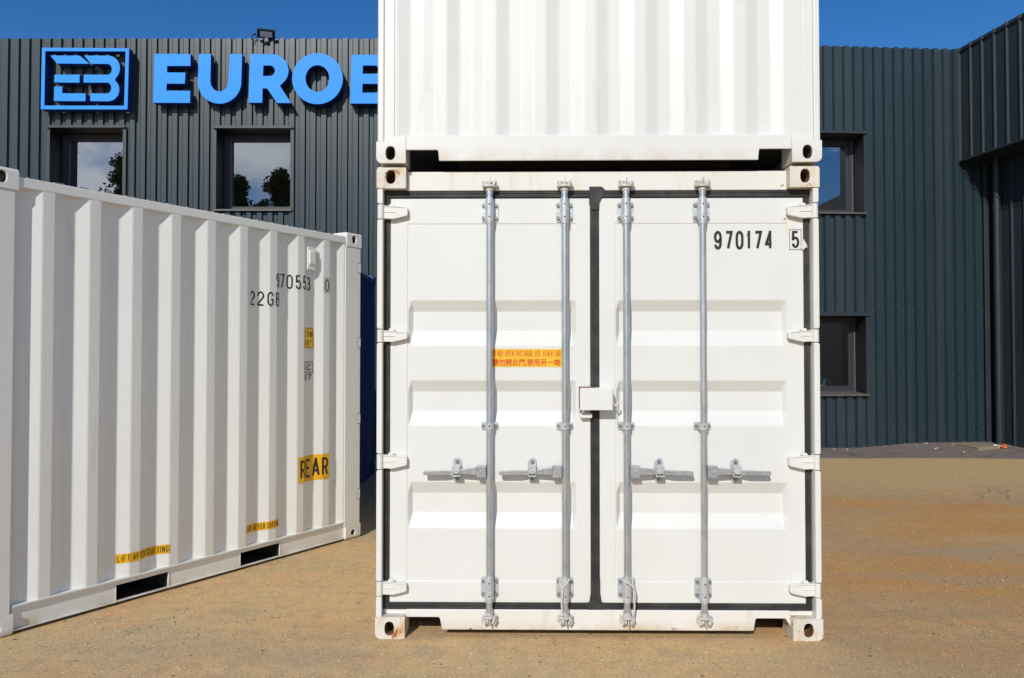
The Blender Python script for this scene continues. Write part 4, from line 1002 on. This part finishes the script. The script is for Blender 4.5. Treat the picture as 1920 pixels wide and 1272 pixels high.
for i in range(nx):
    a, b = -15 + 24 * i / nx, -15 + 24 * (i + 1) / nx; mb.quad([(a, fy(a), -.01), (b, fy(b), -.01), (b, fy(b), pz(b, 0)), (a, fy(a), pz(a, 0))])
tag(mb.build('footpath', 'pave'), kind='structure')
q = [P(1801, 836.5, 13.15), P(1843, 835.5, 13.2), P(1874, 842, 12.75), P(1833, 845, 12.6)]
mb = MB(); pts = [(7.32, 13.28), (7.70, 13.33), (7.83, 12.82), (7.36, 12.62)]; mb.prism(pts, .03, .104, 'z'); tag(mb.build('concrete_slab', 'slab', bevel=.006), 'pale flat concrete slab let into the footway near the downpipe', 'slab')

# loose grit on the yard: nobody could count it, one object
def grit():
    rnd = random.Random(3); mb = MB(); base = []
    bm = bmesh.new(); bmesh.ops.create_icosphere(bm, subdivisions=1, radius=1); vs = [v.co.copy() for v in bm.verts]; fs = [[v.index for v in f.verts] for f in bm.faces]; bm.free()
    for k in range(2600):
        y = 3.1 + 9 * rnd.random() ** 1.25; x = rnd.uniform(-.75, .75) * (y + .8)
        if rnd.random() < .35: cx, cy = ((-1.6, 3.6), (-1.1, 3.3), (2.6, 4.4), (3.2, 5.5), (-2.0, 4.6))[rnd.randrange(5)]; x, y = rnd.gauss(cx, .25), rnd.gauss(cy, .12)
        r = rnd.uniform(.0015, .0042) * (1 + .10 * y); 
        if rnd.random() < .03: r *= 2.2
        M3 = Matrix.Rotation(rnd.uniform(0, 6), 3, 'Z'); i = len(mb.v); sc = Vector((rnd.uniform(.7, 1.5), rnd.uniform(.6, 1.1), rnd.uniform(.35, .7)))
        mi = 0 if rnd.random() < .45 else (1 if rnd.random() < .6 else 2)
        mb.v += [M3 @ Vector((v.x * sc.x, v.y * sc.y, v.z * sc.z)) * r * rnd.uniform(.8, 1.15) + Vector((x, y, r * .2)) for v in vs]
        for f in fs: mb.f.append([i + q for q in f]); mb.m.append(mi); mb.s.append(False)
    tag(mb.build('gravel', ['stone', 'grit_dark', 'grit_brown'], merge=False), kind='stuff')
M['grit_dark'] = mat('dark_grit', (.16, .13, .10), .9); M['grit_brown'] = mat('brown_grit', (.38, .27, .17), .9)
grit()
# litter and stones
def blob(name, c, r, m, label, cat, group=None, sq=(1, 1, .6), n_=9, jag=.35):
    bm = bmesh.new(); bmesh.ops.create_icosphere(bm, subdivisions=2, radius=1)
    for v in bm.verts: v.co = Vector([v.co[k] * sq[k] * r * random.uniform(1 - jag, 1 + jag * .4) for k in range(3)])
    me = bpy.data.meshes.new(name); bm.to_mesh(me); bm.free(); me.materials.append(M[m]); o = bpy.data.objects.new(name, me); COL.objects.link(o); o.location = c
    return tag(o, label, cat, group)
def gp(px, py):
    p = P(px, py, 1); k = -(EYE - .03) / (p.z - EYE); return Vector((p.x * k, k, .03))
for (px, py, r, lb) in ((1737, 838, .030, 'yellowish stone lying right at the foot of the cladding, left of the plastic'), (1754, 848, .030, 'grey white stone in the middle of the footway, larger of a close pair'), (1758, 846, .022, 'whitish stone in the middle of the footway, smaller of a close pair'),
                        (1807, 854, .024, 'pale stone at the front edge of the footway below the concrete slab'), (1564, 841.5, .024, 'ochre stone against the wall close to the container stack'), (1589, 842, .022, 'whitish stone against the wall, just right of the ochre one'),
                        (1811, 834.5, .018, 'small pale stone at the wall left of the concrete slab'), (1722, 841, .014, 'tiny pale chip on the footway left of the yellowish stone')):
    c = gp(px, py); c.y = min(c.y, 12.98 + .067 * (c.x - .9) if c.x > .9 else 12.9); c.z = pz(c.x, .8) + r * .3
    blob('stone', c, r, 'stone', lb, 'stone', 'stones on the footway')
c = gp(1779, 837); c.y = 13.24; c.z = .06; blob('plastic_film', c, .15, 'plastic', 'crumpled clear plastic film lying along the foot of the cladding', 'litter', sq=(1, .35, .22), jag=.75)
c = Vector((.617 * 12.8, 12.8, .095)); blob('wrapper', c, .055, 'orange', 'crumpled orange and red wrapper by the foot of the downpipe', 'litter', sq=(1.1, .7, .75), jag=.6)
c = Vector((.608 * 12.85, 12.85, .095)); blob('plastic_bag', c, .075, 'plastic', 'crumpled pale plastic bag left of the orange wrapper', 'litter', sq=(1.0, .7, .5), jag=.7)

# ------------------------------------------------------------------ trees behind the camera, mirrored in the upper windows
def tree(x, y, top, r, label, n_=26000):
    t = empty('tree', (x, y, 0), label=label, cat='tree', group='trees reflected in the upper windows')
    mb = MB(); rnd = random.Random(int(x * 100)); base = top - r * 4.6
    mb.cyl((0, 0, 0), (.1, 0, base), .26, 10, r1=.2); mb.cyl((.1, 0, base), (0, .1, top - 1), .2, 8, r1=.05)
    for k in range(9):
        a = rnd.uniform(0, 6.28); z = rnd.uniform(base, top - r); q_ = Vector((math.cos(a) * r * .75, math.sin(a) * r * .75, z + r * .5)); mb.cyl((0, 0, z), q_, .09, 6, r1=.03)
    mb.build('trunk', 'bark', t)
    cl = []
    for k in range(190):
        z = rnd.uniform(0, 1); a = rnd.uniform(0, 6.28); w = r * (1.0 - .8 * z ** 3) * rnd.uniform(.1, 1)
        cl.append((Vector((math.cos(a) * w, math.sin(a) * w, base + .3 + z * (top - base - .3) - .3)), rnd.uniform(.3, .62) * r / 2.4))
    mb = MB()
    for k in range(n_):
        c_, rr = rnd.choice(cl); v = Vector((rnd.gauss(0, 1), rnd.gauss(0, 1), rnd.gauss(0, 1))).normalized() * rr * rnd.uniform(.5, 1.15); p_ = c_ + v
        a_ = Vector((rnd.gauss(0, 1), rnd.gauss(0, 1), rnd.gauss(0, 1))).normalized(); b_ = a_.orthogonal().normalized(); s_ = rnd.uniform(.08, .15)
        mb.quad([p_ - a_ * s_, p_ + b_ * s_ * .6, p_ + a_ * s_, p_ - b_ * s_ * .6])
    mb.build('crown', 'leaf', t, merge=False, fixn=False)
tree(-26.6, -28, 15.2, 3.0, 'bushy tree mirrored in the left upper window')
tree(-19.0, -28, 13.9, 2.5, 'loose tree mirrored at the left of the second upper window')
tree(-15.9, -28.5, 14.5, 2.7, 'dense round tree mirrored at the right of the second upper window')
